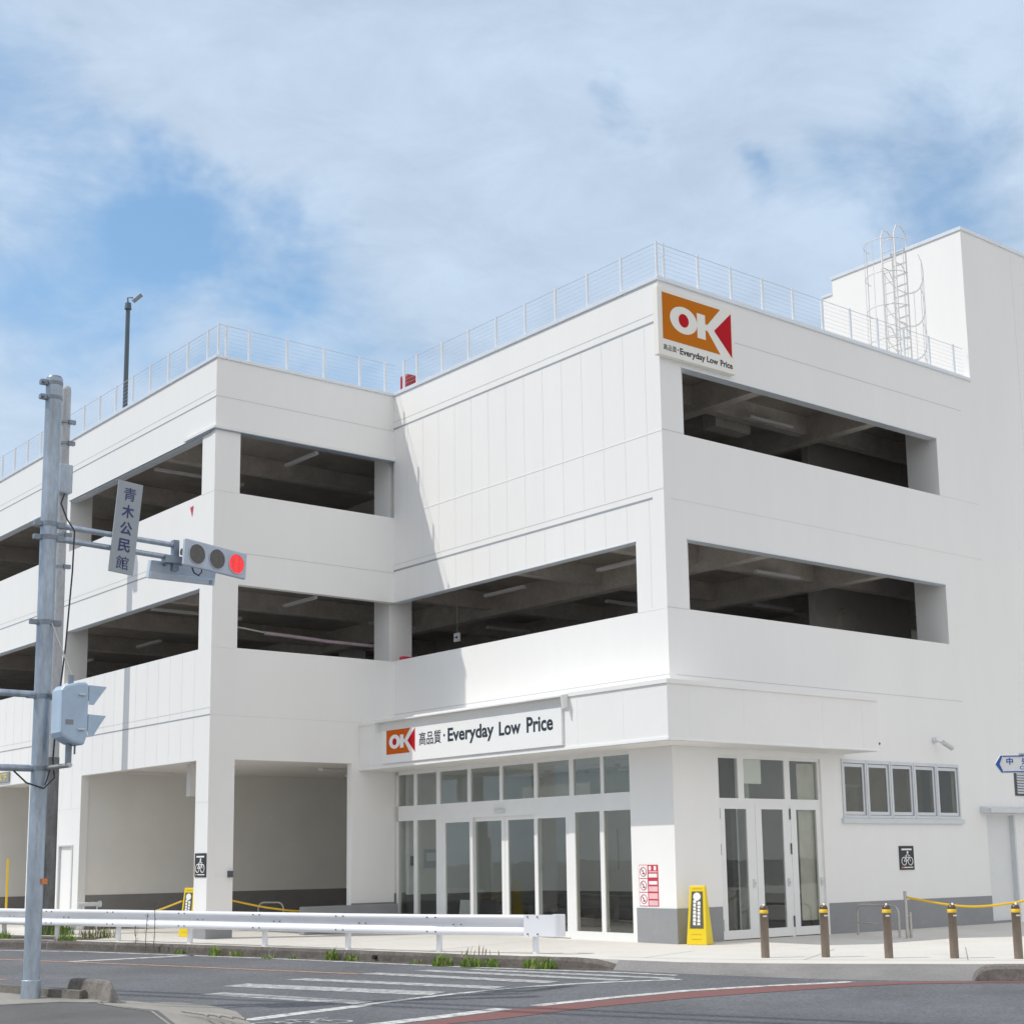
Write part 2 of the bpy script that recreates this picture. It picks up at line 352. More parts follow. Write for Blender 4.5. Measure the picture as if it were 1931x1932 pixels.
# text -> mesh fitted into a box in the plane (U, V)
def text_mesh(s, bold=0.0):
    cu = bpy.data.curves.new('txt', 'FONT'); cu.body = s; cu.size = 1.0; cu.offset = bold; cu.resolution_u = 4
    o = bpy.data.objects.new('txt', cu); COL.objects.link(o)
    dg = bpy.context.evaluated_depsgraph_get(); me = bpy.data.meshes.new_from_object(o.evaluated_get(dg))
    bpy.data.objects.remove(o); bpy.data.curves.remove(cu); return me
def put_text(mb, s, origin, U, V, box, depth=0.004, bold=0.0, m=0):
    """box = u0,u1,v0,v1 ; origin + u*U + v*V, lifted along N = U x V. box None entries keep the proportion"""
    me = text_mesh(s, bold); xs = [v.co.x for v in me.vertices]; ys = [v.co.y for v in me.vertices]
    x0, x1, y0, y1 = min(xs), max(xs), min(ys), max(ys); u0, u1, v0, v1 = box
    U, V, o = Vector(U), Vector(V), Vector(origin); Nn = U.cross(V)
    su, sv = (u1-u0)/(x1-x0), (v1-v0)/(y1-y0)
    fn = lambda d: (lambda c: o+U*(u0+(c.x-x0)*su)+V*(v0+(c.y-y0)*sv)+Nn*d)
    mb.mesh(me, fn(depth), m)
    bpy.data.meshes.remove(me)
def flat(mb, pts, origin, U, V, d0, d1, m=0):
    U, V, o = Vector(U), Vector(V), Vector(origin); Nn = U.cross(V)
    mb.prism([o+U*a+V*b+Nn*d0 for a, b in pts], Nn*(d1-d0), m)
def ell(cx, cy, rx, ry, n=40): return [(cx+rx*math.cos(2*math.pi*i/n), cy+ry*math.sin(2*math.pi*i/n)) for i in range(n)]
NX = ((0,-1,0),(0,0,1))      # plane facing -x : U, V
NY = ((1,0,0),(0,0,1))       # plane facing -y

# ------------------------------------------------------------------ ground
ROAD = -0.15
def ground_poly(name, pts, z, depth, m):
    mb = MB(); mb.prism([(x, y, z-depth) for x, y in pts], (0, 0, depth)); return structure(mb.build(name, m))
mb = MB(); S = 600; mb._add([(-S,-S,ROAD),(S,-S,ROAD),(S,S,ROAD),(-S,S,ROAD)], [(0,1,2,3)], 0); structure(mb.build('road', 'asphalt', recalc=False))
KERB = [(-14.0,34.0),(-11.2,24.0),(-9.6,18.2),(-8.25,13.2),(-7.3,10.6),(-6.45,7.7),(-5.75,5.2),(-5.15,2.6),(-4.65,0.4),(-4.12,-1.15),(-3.72,-2.25)]
APRON_OUT = [(-3.78,-2.3),(-3.62,-3.4),(-3.33,-4.67),(-2.93,-6.0),(-2.3,-7.05),(-1.73,-7.7),(-1.33,-8.15),(0.5,-10.3),(4.0,-14.2),(14,-24.5),(26,-36)]
APRON_TOP = [(-3.55,-2.2),(-3.3,-3.35),(-2.82,-4.3),(-2.01,-5.45),(-0.85,-6.95),(-0.39,-7.5),(1.35,-9.55),(4.9,-13.5),(14.9,-23.6),(27,-35)]
inner = [(x+0.19, y) for x, y in KERB]
ground_poly('pavement', inner[:-1] + [(-3.5,-2.25)] + APRON_TOP + [(60,-35),(60,60),(-14,60)], 0.0, 0.3, 'pavement')
mb = MB()
n = len(APRON_OUT)
vs = [(x, y, ROAD+0.0015) for x, y in APRON_OUT] + [(x, y, -0.004) for x, y in APRON_TOP]
mb._add(vs, [(i, i+1, n+i+1, n+i) for i in range(n-1)], 0)
structure(mb.build('pavement_apron', 'apron', recalc=False))
def kerb_run(name, path, m, w=0.19, top=0.02, seg=0.6):
    # densify, wobble and joint every seg metres
    P = [Vector((x, y, 0)) for x, y in path]; out = [P[0]]
    for a, b in zip(P, P[1:]):
        k = max(1, int((b-a).length/0.3)); out += [a.lerp(b, (i+1)/k) for i in range(k)]
    mb = MB(); K = len(out); prof = [(0.0,-0.3),(0.0,ROAD),(0.015,top-0.05),(0.05,top-0.008),(0.08,top),(w,top),(w,-0.3)]; n = len(prof); vs = []
    for i, p in enumerate(out):
        t = (out[min(i+1,K-1)]-out[max(i-1,0)]).normalized(); sd = Vector((-t.y, t.x, 0))
        e = min(i, K-1-i); drop = {0: -0.10, 1: -0.02}.get(K-1-i, 0.0)
        for q, h in prof:
            wob = 0.008*mnoise.noise((p.x*3, p.y*3, q*9+h*7)); hh = h + (wob + (drop if h > -0.12 else 0))
            vs.append(p + sd*(q+wob) + Vector((0,0,max(hh, -0.3))))
    mb._add(vs, [(i*n+j, i*n+(j+1) % n, (i+1)*n+(j+1) % n, (i+1)*n+j) for i in range(K-1) for j in range(n)] + [tuple(range(n)), tuple(range((K-1)*n, K*n))], 0)
    # joints
    d = 0
    for i in range(1, K-1):
        d += (out[i]-out[i-1]).length
        if d > 2.0:
            d = 0; t = (out[i+1]-out[i-1]).normalized(); sd = Vector((-t.y, t.x, 0)); p = out[i]
            a = [p+sd*-0.004+Vector((0,0,ROAD)), p+sd*0.011+Vector((0,0,top-0.045)), p+sd*0.078+Vector((0,0,top+0.009)), p+sd*w+Vector((0,0,top+0.009))]
            b = [q+t*0.012 for q in a]; mb._add(a+b, [(0,1,5,4),(1,2,6,5),(2,3,7,6)], 1)
    return structure(mb.build(name, [m, 'joint_dark']))
kerb_run('kerb', KERB, 'kerb_old')
mb = MB(); mb.cyl((-5.18,2.47,-0.075), (-5.06,2.50,-0.075), 0.038, n=14); structure(mb.build('drain_hole', 'ink_black'))
mb = MB()
def thin_line(pts, w=0.022):
    P = [Vector((x, y, 0.003)) for x, y in pts]; vs = []
    for i, p in enumerate(P):
        t = (P[min(i+1, len(P)-1)]-P[max(i-1, 0)]).normalized(); sd = Vector((-t.y, t.x, 0))*w/2; vs += [p+sd, p-sd]
    mb._add(vs, [(2*i+1, 2*i, 2*i+2, 2*i+3) for i in range(len(P)-1)], 0)
thin_line([(-3.2,-1.6),(-2.75,-2.9),(-2.1,-4.0),(-1.35,-5.05),(-0.2,-6.5),(1.95,-9.05),(5.5,-13.0),(15.5,-23)])
for x0, y0, x1, y1 in ((-3.0,-2.2,-1.2,-1.6),(-1.75,-4.5,0.6,-3.2),(-0.25,-6.45,2.4,-4.6),(1.4,-8.4,4.2,-6.2),(-4.1,2.2,-0.1,3.4),(-4.9,5.3,-0.1,6.5)): thin_line([(x0,y0),(x1,y1)], 0.014)
structure(mb.build('pavement_joint', 'concrete', recalc=False))
# near corner: concrete strip, asphalt footway, dropped kerb
ground_poly('near_footway', [(-12.75,-0.2),(-12.62,-1.13),(-12.5,-1.68),(-12.36,-2.3),(-12.63,-3.1),(-12.50,-4.24),(-13.0,-5.7),(-14.6,-9),(-18,-14),(-24,-22),(-40,-22),(-40,30),(-17.5,30),(-13.9,5)], -0.004, 0.3, 'asphalt_old')
def sheet(name, pts, z, m):
    mb = MB(); mb._add([(x, y, z) for x, y in pts], [tuple(range(len(pts)))], 0); o = mb.build(name, m, recalc=False)
    if o.data.polygons[0].normal.z < 0: o.data.flip_normals()
    return structure(o)
sheet('concrete_strip', [(-13.0,1.2),(-12.75,-0.2),(-12.62,-1.13),(-12.5,-1.68),(-12.37,-2.28),(-12.6,-2.9),(-12.89,-2.42),(-13.54,-2.25),(-14.4,-1.9),(-14.9,-1.2)], 0.0005, 'concrete')
mb = MB()
ao = [(-11.5,-2.0),(-11.2,-2.2),(-11.1,-2.75),(-11.22,-3.68),(-11.75,-5.0),(-12.5,-6.6),(-13.6,-9)]; ai = [(-12.4,-2.1),(-12.45,-2.5),(-12.66,-2.95),(-12.66,-3.7),(-12.62,-4.3),(-13.1,-5.75),(-14.7,-9)]
mb._add([(x, y, ROAD+0.008) for x, y in ao]+[(x, y, 0.001) for x, y in ai], [(i, i+1, len(ao)+i+1, len(ao)+i) for i in range(len(ao)-1)], 0)
for k in range(4):
    a = [(-12.36+0.11*k, -4.55-0.05*k), (-12.30+0.11*k, -4.95-0.06*k), (-12.45+0.11*k,-5.35-0.07*k)]
    mb.tube([(x, y, -0.0 - 0.14*(x+12.45)/1.0 + 0.012) for x, y in a], 0.014, 6, 0)
structure(mb.build('dropped_kerb', 'concrete', recalc=False))
kerb_run('near_kerb', [(-12.44,-2.2),(-12.58,-1.75),(-12.66,-1.2),(-12.85,0.0),(-13.3,3.0),(-14.3,9.0),(-17,22)], 'kerb_mid', w=0.16, top=0.10)
# road markings
Z4 = ROAD+0.004
def strip(mb, pts, w, z=Z4, m=0):
    P = [Vector((x, y, z)) for x, y in pts]; vs = []
    for i, p in enumerate(P):
        t = (P[min(i+1, len(P)-1)]-P[max(i-1, 0)]).normalized(); sd = Vector((-t.y, t.x, 0))*w/2; vs += [p+sd, p-sd]
    mb._add(vs, [(2*i, 2*i+1, 2*i+3, 2*i+2) for i in range(len(P)-1)], m)
def up_normals(o):
    bm = bmesh.new(); bm.from_mesh(o.data)
    for f in bm.faces:
        if f.normal.z < 0: f.normal_flip()
    bm.to_mesh(o.data); bm.free(); return structure(o)
mb = MB()
for q in ([(-9.6,-.25),(-9.1,-.08),(-7.92,-3.45),(-8.38,-3.7)], [(-8.35,.12),(-7.98,.08),(-6.85,-3.42),(-7.2,-3.58)], [(-6.95,.2),(-6.6,.2),(-5.75,-3.3),(-6.1,-3.42)],
          [(-6.0,.05),(-5.68,.05),(-4.88,-3.75),(-5.15,-3.85)], [(-5.3,-.4),(-5.05,-.4),(-4.2,-4.15),(-4.42,-4.28)], [(-10.45,-1.2),(-10.05,-1.2),(-9.35,-3.85),(-9.75,-4.0)]):
    mb._add([(x, y, Z4) for x, y in q], [(0,1,2,3)], 0)
up_normals(mb.build('crosswalk_marking', 'road_white_worn', recalc=False))
mb = MB(); strip(mb, [(-11.6,-4.66),(-10.9,-4.47),(-9.7,-4.2)], 0.24); strip(mb, [(-9.72,-4.14),(-8.23,-3.80),(-7.3,-3.68),(-6.66,-3.66),(-5.9,-3.78),(-5.31,-3.95),(-4.35,-4.38)], 0.14)
up_normals(mb.build('edge_marking', 'road_white', recalc=False))
mb = MB(); strip(mb, [(-13.4,25),(-11.6,20),(-10.5,16.8),(-8.62,12.0),(-7.55,9.9),(-6.75,7.3),(-6.05,4.9),(-5.45,2.3),(-4.95,0.2),(-4.45,-1.5),(-4.02,-2.8),(-3.86,-3.8)], 0.13)
up_normals(mb.build('kerbside_line', 'road_white', recalc=False))
mb = MB(); kd = []
for (xa, ya), (xb, yb) in zip(KERB, KERB[1:]):
    kk = max(2, int(math.hypot(xb-xa, yb-ya)/0.12)); kd += [(xa+(xb-xa)*i/kk, ya+(yb-ya)*i/kk) for i in range(kk)]
vs = []
for i, (x, y) in enumerate(kd):
    w_ = 0.05+0.06*abs(mnoise.noise((x*2.1, y*2.1, 0.3)))*2+0.03*random.random(); vs += [(x+0.02, y, ROAD+0.006), (x-w_, y-0.2*w_, ROAD+0.006)]
mb._add(vs, [(2*i, 2*i+1, 2*i+3, 2*i+2) for i in range(len(kd)-1)], 0); up_normals(mb.build('gutter_grit', 'grit', recalc=False))
mb = MB(); strip(mb, [(-8.95,6.95),(-7.6,6.83),(-6.55,6.75)], 0.26); up_normals(mb.build('stop_line', 'road_white', recalc=False))
mb = MB(); strip(mb, [(-12.8,18),(-10.7,11.9),(-9.6,8.75),(-8.78,6.24),(-8.0,3.72),(-7.46,1.83),(-6.96,.19)], 0.13); strip(mb, [(-14.2,10),(-12.4,6.2),(-11.36,3.55)], 0.13)
up_normals(mb.build('orange_line', 'road_orange', recalc=False))
mb = MB(); lo = [(-13,-6.5),(-11.5,-6.62),(-9.48,-6.66),(-7.9,-6.46),(-6.42,-6.48),(-5.45,-6.6),(-3.81,-6.9),(-2.92,-7.2),(-2.05,-7.9),(-1.5,-8.5),(3,-13.6)]
hi = [(-13,-6.3),(-11.5,-6.42),(-10.3,-6.28),(-8.77,-5.93),(-7.4,-5.90),(-5.84,-5.86),(-4.4,-6.08),(-3.32,-6.49),(-2.5,-7.05),(-1.95,-7.6),(2.6,-12.8)]
mb._add([(x, y, Z4) for x, y in lo]+[(x, y, Z4) for x, y in hi], [(i, i+1, 11+i+1, 11+i) for i in range(10)], 0)
up_normals(mb.build('red_shoulder', 'road_red', recalc=False))
mb = MB(); strip(mb, [(-12.4,-6.35),(-10.75,-6.12),(-9.6,-5.95),(-8.78,-5.80)], 0.26); strip(mb, [(-8.3,-5.80),(-7.11,-5.72),(-5.7,-5.72),(-4.7,-5.92),(-3.7,-6.25),(-3.05,-6.45)], 0.2)
up_normals(mb.build('shoulder_line', 'road_white', recalc=False))
mb = MB()  # bicycle pictogram on the road
bx, by = -11.3, -5.35
def bp_(u, v): return (bx+u*0.80+v*0.35, by-u*0.45+v*0.62)
for c in (-0.36, 0.36):
    pts = [bp_(c+0.24*math.cos(a*math.pi/9), 0.24*math.sin(a*math.pi/9)) for a in range(19)]
    strip(mb, pts, 0.05)
for seg in ([(-0.36,0),(-0.12,0.36),(0.24,0.36),(0.36,0)], [(-0.12,0.36),(0.02,0.0),(0.24,0.36)], [(-0.36,0),(0.02,0)], [(0.24,0.36),(0.2,0.5),(0.34,0.5)], [(-0.2,0.44),(-0.02,0.44)]):
    strip(mb, [bp_(*q) for q in seg], 0.05, Z4+0.003)
up_normals(mb.build('bicycle_road_marking', 'road_white_worn', recalc=False))

# ------------------------------------------------------------------ the store
W = 4.91; LY = 9.42; ZT = 13.13
B = thing('store_building', 'white three storey store with open parking decks and corner entrance', 'building', (0, 0, 0))
# sunlit main wall (x = 0)
mb = MB(); mb.wall('x', 0.0, 0.2, [0, LY], [0, ZT], [(0.83, LY, 6.42, 7.88), (1.2, LY, -0.0, 3.72)])
def hj(mb, axis, p, u0, u1, z, h, m, pr=0.004):
    (mb.box(p-pr, p, u0, u1, z, z+h, m) if axis == 'x' else mb.box(u0, u1, p-pr, p, z, z+h, m))
def vj(mb, axis, p, u, z0, z1, w, m, pr=0.003):
    (mb.box(p-pr, p, u-w/2, u+w/2, z0, z1, m) if axis == 'x' else mb.box(u-w/2, u+w/2, p-pr, p, z0, z1, m))
hj(mb, 'x', 0, 0, LY, 12.255, 0.045, 2); hj(mb, 'x', 0, 0, LY, 12.445, 0.012, 1)
hj(mb, 'x', 0, 0.32, LY, 8.635, 0.045, 2); hj(mb, 'x', 0, 0, LY, 8.80, 0.012, 1)
hj(mb, 'x', 0, 0, LY, 9.985, 0.025, 4, 0.006); hj(mb, 'x', 0, 0, 0.83, 6.41, 0.02, 4); hj(mb, 'x', 0, 0, LY, 5.10, 0.018, 1)
for k in range(15):
    y = 0.42 + 0.645*k
    if y > 9.2: break
    vj(mb, 'x', 0, y, 8.85, 9.98, 0.008, 3); vj(mb, 'x', 0, y, 10.02, 12.25, 0.009, 3)
    vj(mb, 'x', 0, y, 7.9 if y > 0.83 else 6.45, 8.63, 0.009, 3)
mb.build('wall', ['wall_panel', 'joint_light', 'joint_dark', 'seam_faint', 'seam_white'], B)
# shaded main wall (y = 0), with the stair tower front
XT = 10.8; ZTW = 17.12
mb = MB(); mb.wall('y', 0.0, 0.2, [0.2, XT, 22.0], [0, ZT, ZTW], [(0.6, 9.22, 10.0, 11.42), (0.6, 9.22, 6.43, 7.86), (1.26, 4.36, -0.0, 3.6), (5.03, 9.24, 2.38, 3.62), (10.25, 11.35, -0.0, 2.48)],
                   solid=lambda u, z: z < ZT or u > XT)
hj(mb, 'y', 0, 0.2, 10.3, 12.28, 0.014, 1); hj(mb, 'y', 0, 0.0, 0.6, 10.01, 0.014, 1); hj(mb, 'y', 0, 9.22, 10.8, 10.0, 0.010, 3); hj(mb, 'y', 0, 0.0, 0.6, 6.42, 0.014, 1)
hj(mb, 'y', 0, 0.2, 10.8, 8.62, 0.010, 3); hj(mb, 'y', 0, 0.2, 9.6, 5.1, 0.014, 1); vj(mb, 'y', 0, 13.0, 0, 17.0, 0.01, 3)
mb.build('wall', ['wall_panel', 'joint_light', 'joint_dark', 'seam_faint'], B)
# corner sliver of the shaded wall
# wing, shaded end (y = LY)
mb = MB(); mb.wall('y', LY, LY+0.2, [-W+0.2, 0.0], [0, ZT], [(-4.27, 0.0, 10.0, 11.45), (-4.27, 0.0, 6.41, 7.87), (-4.28, -1.2, -0.0, 3.9)])
hj(mb, 'y', LY, -W, 0, 12.22, 0.014, 1); hj(mb, 'y', LY, -W, 0, 8.60, 0.014, 1); hj(mb, 'y', LY, -W, -4.27, 9.99, 0.010, 3); hj(mb, 'y', LY, -W, 0, 4.87, 0.010, 3); hj(mb, 'y', LY, -W, -4.27, 6.39, 0.01, 3)
mb.build('wall', ['wall_panel', 'joint_light', 'joint_dark', 'seam_faint'], B)
# wing, sunlit long side (x = -W)
mb = MB(); mb.wall('x', -W, -W+0.2, [LY, 46.0], [0, ZT], [(10.05, 17.8, 10.0, 11.41), (10.05, 17.8, 6.40, 7.82), (19.92, 27.7, 10.0, 11.41), (19.92, 27.7, 6.40, 7.82), (29.8, 37.6, 10.0, 11.41), (29.8, 37.6, 6.4, 7.82),
                                                         (10.03, 16.42, -0.0, 3.89), (19.98, 26.4, -0.0, 3.89), (16.83, 17.72, 0.0, 2.13)])
hj(mb, 'x', -W, LY, 46, 12.19, 0.03, 2); hj(mb, 'x', -W, LY, 46, 12.36, 0.01, 1); hj(mb, 'x', -W, LY, 46, 8.51, 0.03, 2); hj(mb, 'x', -W, LY, 46, 8.66, 0.01, 1)
hj(mb, 'x', -W, LY, 46, 4.86, 0.03, 2); hj(mb, 'x', -W, LY, 46, 5.03, 0.01, 1); hj(mb, 'x', -W, LY, 10.05, 9.985, 0.010, 3); hj(mb, 'x', -W, 16.42, 19.98, 3.05, 0.010, 3); hj(mb, 'x', -W, LY, 10.03, 2.95, 0.010, 3)
for k in range(40):
    y = 10.2+0.62*k
    vj(mb, 'x', -W, y, 4.9, 6.38, 0.004, 3); vj(mb, 'x', -W, y, 3.92 if (y < 16.42 or 19.98 < y < 26.4) else 3.1, 4.85, 0.004, 3)
mb.build('wall', ['wall_panel', 'joint_light', 'joint_dark', 'seam_faint'], B)
# far and inner enclosing walls
mb = MB(); mb.wall('y', 45.8, 46.0, [-W+0.2, 22.0], [0, ZT], [(-3.9+8.6*k, 3.6+8.6*k, za, zb) for k in range(3) for za, zb in ((6.4,8.2),(10.0,11.9))]); mb.build('wall', 'wall_panel', B)
mb = MB(); mb.wall('x', 21.8, 22.0, [0.2, 45.8], [0, ZT], [(1.5+8.8*k, 9.2+8.8*k, za, zb) for k in range(5) for za, zb in ((6.4,8.2),(10.0,11.9))]); mb.build('wall', 'wall_panel', B)
mb = MB(); mb.box(XT, XT+0.2, 0.2, 4.07, 12.55, ZTW); mb.box(XT+0.2, 22, 3.87, 4.07, 12.55, ZTW); mb.box(XT+0.05, 22, 4.07, 4.44, 12.55, 16.72); mb.build('tower_wall', 'wall_panel', B)
mb = MB(); mb.box(XT-0.03, 22, -0.03, 4.10, ZTW, ZTW+0.09); mb.box(XT+0.02, 22, 4.11, 4.47, 16.72, 16.79); mb.build('tower_roof', 'coping_metal', B)
# copings
mb = MB(); mb.box(-0.035, 0.235, -0.035, LY-0.04, ZT, ZT+0.09); mb.build('coping', 'coping_metal', B, bevel=0.008)
mb = MB(); mb.box(0.24, XT, -0.035, 0.235, ZT, ZT+0.085); mb.build('coping', 'coping_metal', B, bevel=0.008)
mb = MB(); mb.box(-W+0.24, 0.235, LY-0.035, LY+0.235, ZT, ZT+0.075); mb.build('coping', 'coping_metal', B, bevel=0.008)
mb = MB(); mb.box(-W-0.035, -W+0.235, LY-0.035, 46, ZT, ZT+0.075); mb.build('coping', 'coping_metal', B, bevel=0.008)
# drip flashings at the opening heads
mb = MB(); mb.box(-W-0.07, 0.0, LY-0.07, LY-0.002, 11.44, 11.50); mb.box(-W-0.07, -W-0.002, LY-0.002, 10.9, 11.44, 11.50); mb.build('flashing', ['white_frame'], B)
mb = MB(); mb.box(-W-0.06, -0.01, LY-0.06, LY+0.18, 11.425, 11.438); mb.box(-W-0.06, -W+0.18, LY+0.19, 17.8, 11.40, 11.408); mb.build('flashing', 'flash_metal', B)
for z0 in (11.395, 7.835):
    mb = MB(); mb.box(0.6, 9.22, -0.03, 0.21, z0, z0+0.022); mb.build('flashing', 'coping_metal', B)
for z0 in (11.385, 7.795):
    mb = MB(); mb.box(-W-0.02, -W+0.21, 19.92, 27.7, z0, z0+0.02); mb.box(-W-0.02, -W+0.21, 10.05, 17.8, z0-0.003, z0+0.013); mb.build('flashing', 'coping_metal', B)
mb = MB(); mb.box(-0.02, 0.21, 0.83, LY, 7.86, 7.878); mb.build('flashing', 'coping_metal', B)
# slabs
for z0, z1 in ((4.95, 5.3), (8.55, 8.9), (12.2, 12.52)):
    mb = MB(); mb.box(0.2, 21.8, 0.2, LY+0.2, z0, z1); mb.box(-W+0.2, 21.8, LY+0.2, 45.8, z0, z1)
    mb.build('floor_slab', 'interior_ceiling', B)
    if z1 < 12: mb = MB(); mb.box(0.25, 21.75, 0.25, LY+0.15, z1+0.003, z1+0.02); mb.box(-W+0.25, 21.75, LY+0.25, 45.75, z1+0.003, z1+0.02); mb.build('deck_surface', 'interior_floor', B)
# columns
cols = [(0.0,0.67,LY+0.2,LY+0.87), (9.22,9.9,0.2,0.87), (0.2,0.83,0.2,0.83), (-W+0.2,-4.27,LY+0.2,10.05), (-W+0.2,-W+0.62,17.8,18.45), (-W+0.2,-W+0.62,27.7,28.4), (-W+0.2,-W+0.62,19.3,19.92), (9.3,10.0,LY+0.3,LY+1.0), (4.5,5.1,18.5,19.1), (-W+0.2,-W+0.62,37.6,38.3)]
for x0, x1, y0, y1 in cols:
    mb = MB()
    for z0, z1 in ((5.3, 8.55), (8.9, 12.2)): mb.box(x0, x1, y0, y1, z0, z1)
    mb.build('column', 'wall_panel', B)
# girders and joists under the decks
for zc in (8.55, 12.2):
    for x0 in (3.4, 7.4, 13.0):
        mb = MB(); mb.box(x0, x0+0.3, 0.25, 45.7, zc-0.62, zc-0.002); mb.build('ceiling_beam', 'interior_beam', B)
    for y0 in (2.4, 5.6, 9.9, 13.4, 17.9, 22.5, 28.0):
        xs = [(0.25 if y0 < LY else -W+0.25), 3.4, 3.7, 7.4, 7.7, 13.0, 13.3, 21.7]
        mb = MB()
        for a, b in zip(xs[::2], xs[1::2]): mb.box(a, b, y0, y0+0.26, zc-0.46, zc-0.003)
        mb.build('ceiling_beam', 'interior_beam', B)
# light tubes under the decks
for zc in (8.03, 11.68):
    for x, y, ax in ((1.8, 3.2, 'y'), (5.6, 2.0, 'x'), (5.4, 6.8, 'x'), (8.9, 5.0, 'x'), (-1.6, 15.0, 'y'), (-1.6, 19.8, 'y'), (-1.6, 11.2, 'y'), (-1.6, 24.6, 'y'), (2.4, 13.0, 'x'), (-3.4, 14.2, 'x'), (1.7, 7.2, 'y'), (5.5, 11.8, 'x')):
        mb = MB(); h = 0.75
        if ax == 'y': mb.box(x-0.05, x+0.05, y-h, y+h, zc-0.07, zc)
        else: mb.box(x-h, x+h, y-0.05, y+0.05, zc-0.07, zc)
        mb.build('light_tube', 'light_tube', B)
# inner stair wall with a round fan
mb = MB(); mb.box(8.6, 12.5, 3.4, 3.6, 5.3, 8.55); mb.box(8.6, 12.5, 3.4, 3.6, 8.9, 12.2); mb.build('stair_wall', 'interior_wall', B)
mb = MB(); mb.cyl((9.7,3.40,7.45), (9.7,3.30,7.45), 0.34, n=24); mb.cyl((9.7,3.30,7.45), (9.7,3.27,7.45), 0.25, n=24, m=1); mb.build('wall_fan', ['blind', 'interior_wall'], B)
mb = MB(); mb.box(4.7, 5.9, 2.9, 3.3, 11.62, 12.0); mb.build('ceiling_duct', 'interior_beam', B)
# wrapped bundle and arrow sign inside the second deck
mb = MB(); mb.tube([(-2.9,10.6,7.02),(-2.2,10.6,7.0),(-1.2,10.55,6.95),(0.3,10.5,6.93)], 0.045, 8, 1); mb.tube([(-4.0,10.6,7.13),(-3.4,10.6,7.08),(-2.9,10.6,7.03)], 0.02, 6); mb.build('pipe', ['interior_wall', 'pink_film'], B)
mb = MB(); mb.box(-0.9, 0.2, LY+0.02, LY+0.18, 6.4, 6.41); mb.build('sill_plate', 'wall_panel', B)
# porch behind the ground floor openings
DH = 0.86; YB = 16.45; XB = 4.4
mb = MB(); mb.box(-W+0.2, XB+0.2, YB, YB+0.2, DH, 4.0); mb.box(XB, XB+0.2, LY+0.3, YB, DH, 4.0); mb.box(0.0, XB, LY+0.02, LY+0.3, DH, 4.0); mb.build('porch_wall', 'porch_wall', B)
mb = MB(); mb.box(-W+0.2, XB+0.2, YB-0.015, YB+0.2, 0.0, DH); mb.box(XB-0.015, XB+0.2, LY+0.3, YB-0.015, 0.0, DH); mb.box(0.0, XB-0.015, LY+0.02, LY+0.315, 0.0, DH); mb.build('porch_dado', 'porch_dado', B)
mb = MB(); mb.box(-W+0.2, XB+0.2, 25.0, 25.2, 0.7, 4.0); mb.box(XB, XB+0.2, YB+0.2, 25.0, 0.7, 4.0); mb.build('porch_wall', 'porch_wall', B)
mb = MB(); mb.box(-W+0.2, XB+0.2, 24.985, 25.2, 0.0, 0.7); mb.box(XB-0.015, XB+0.2, YB+0.2, 24.985, 0.0, 0.7); mb.build('porch_dado', 'porch_dado', B)
mb = MB(); mb.box(-W+0.2, XB+0.2, LY+0.3, 25.2, 4.0, 4.3); mb.build('porch_ceiling', 'soffit', B)
for x, y in ((-3.2, 12.6), (-3.2, 16.0), (0.5, 12.6), (2.5, 14.5)):
    mb = MB(); mb.box(x-0.6, x+0.6, y-0.12, y+0.12, 3.93, 3.998); mb.build('ceiling_light', 'light_tube', B)
mb = MB(); mb.box(-W+0.9, -W+1.05, 12.1, 12.3, 3.2, 3.95); mb.build('ceiling_light', 'light_tube', B)
# painted base bands
mb = MB()
mb.box(-0.012, -0.001, -0.012, 1.08, 0.0, 0.655); mb.build('base_band', 'dado', B)
mb = MB(); mb.box(0.0, 1.24, -0.012, -0.001, 0.0, 0.655); mb.build('base_band', 'dado', B)
mb = MB(); mb.box(4.44, 10.25, -0.012, -0.001, 0.0, 0.63); mb.build('base_band', 'dado', B)
mb = MB(); mb.box(-W-0.012, -W-0.001, LY-0.012, 10.03, 0, 0.26); mb.box(-W, -4.28, LY-0.012, LY-0.001, 0, 0.26); mb.box(-1.2, 0, LY-0.012, LY-0.001, 0, 0.655); mb.build('base_band', 'dado', B)
mb = MB(); mb.box(-W-0.012, -W-0.001, 16.42, 16.80, 0, 0.26); mb.box(-W-0.012, -W-0.001, 17.75, 19.98, 0, 0.26); mb.box(-W-0.012, -W-0.001, 26.4, 46, 0, 0.26); mb.build('base_band', 'dado', B)
# canopy
CX, CY, CE = -0.99, -0.907, 5.17
mb = MB()
mb.prism([(CX, CY, 3.74), (CE, CY, 3.74), (CE, -0.005, 3.74), (-0.005, -0.005, 3.74), (-0.005, LY-0.005, 3.74), (CX, LY-0.005, 3.74)], (0, 0, 1.10), 0)
for y in (-0.3+0.59, 1.6, 8.9): vj(mb, 'x', CX, y, 3.78, 4.80, 0.018, 1, 0.004)
for x in (-0.41, 1.08, 3.41, 4.68): vj(mb, 'y', CY, x, 3.78, 4.80, 0.018, 1, 0.004)
mb.box(CX-0.03, CX-0.001, CY-0.03, LY-0.006, 4.78, 4.86, 0); mb.box(CX-0.001, CE, CY-0.03, CY-0.001, 4.78, 4.86, 0)
mb.box(CX-0.02, CX-0.001, CY-0.02, LY-0.006, 3.735, 3.79, 1); mb.box(CX-0.001, CE, CY-0.02, CY-0.001, 3.735, 3.79, 1)
CAN = mb.build('canopy', ['canopy_panel', 'seam_white'], B)
mb = MB(); mb.box(CX+0.03, CE-0.03, CY+0.03, -0.01, 3.727, 3.738); mb.box(CX+0.03, -0.01, -0.009, LY-0.01, 3.727, 3.738); mb.build('soffit', 'soffit', CAN)
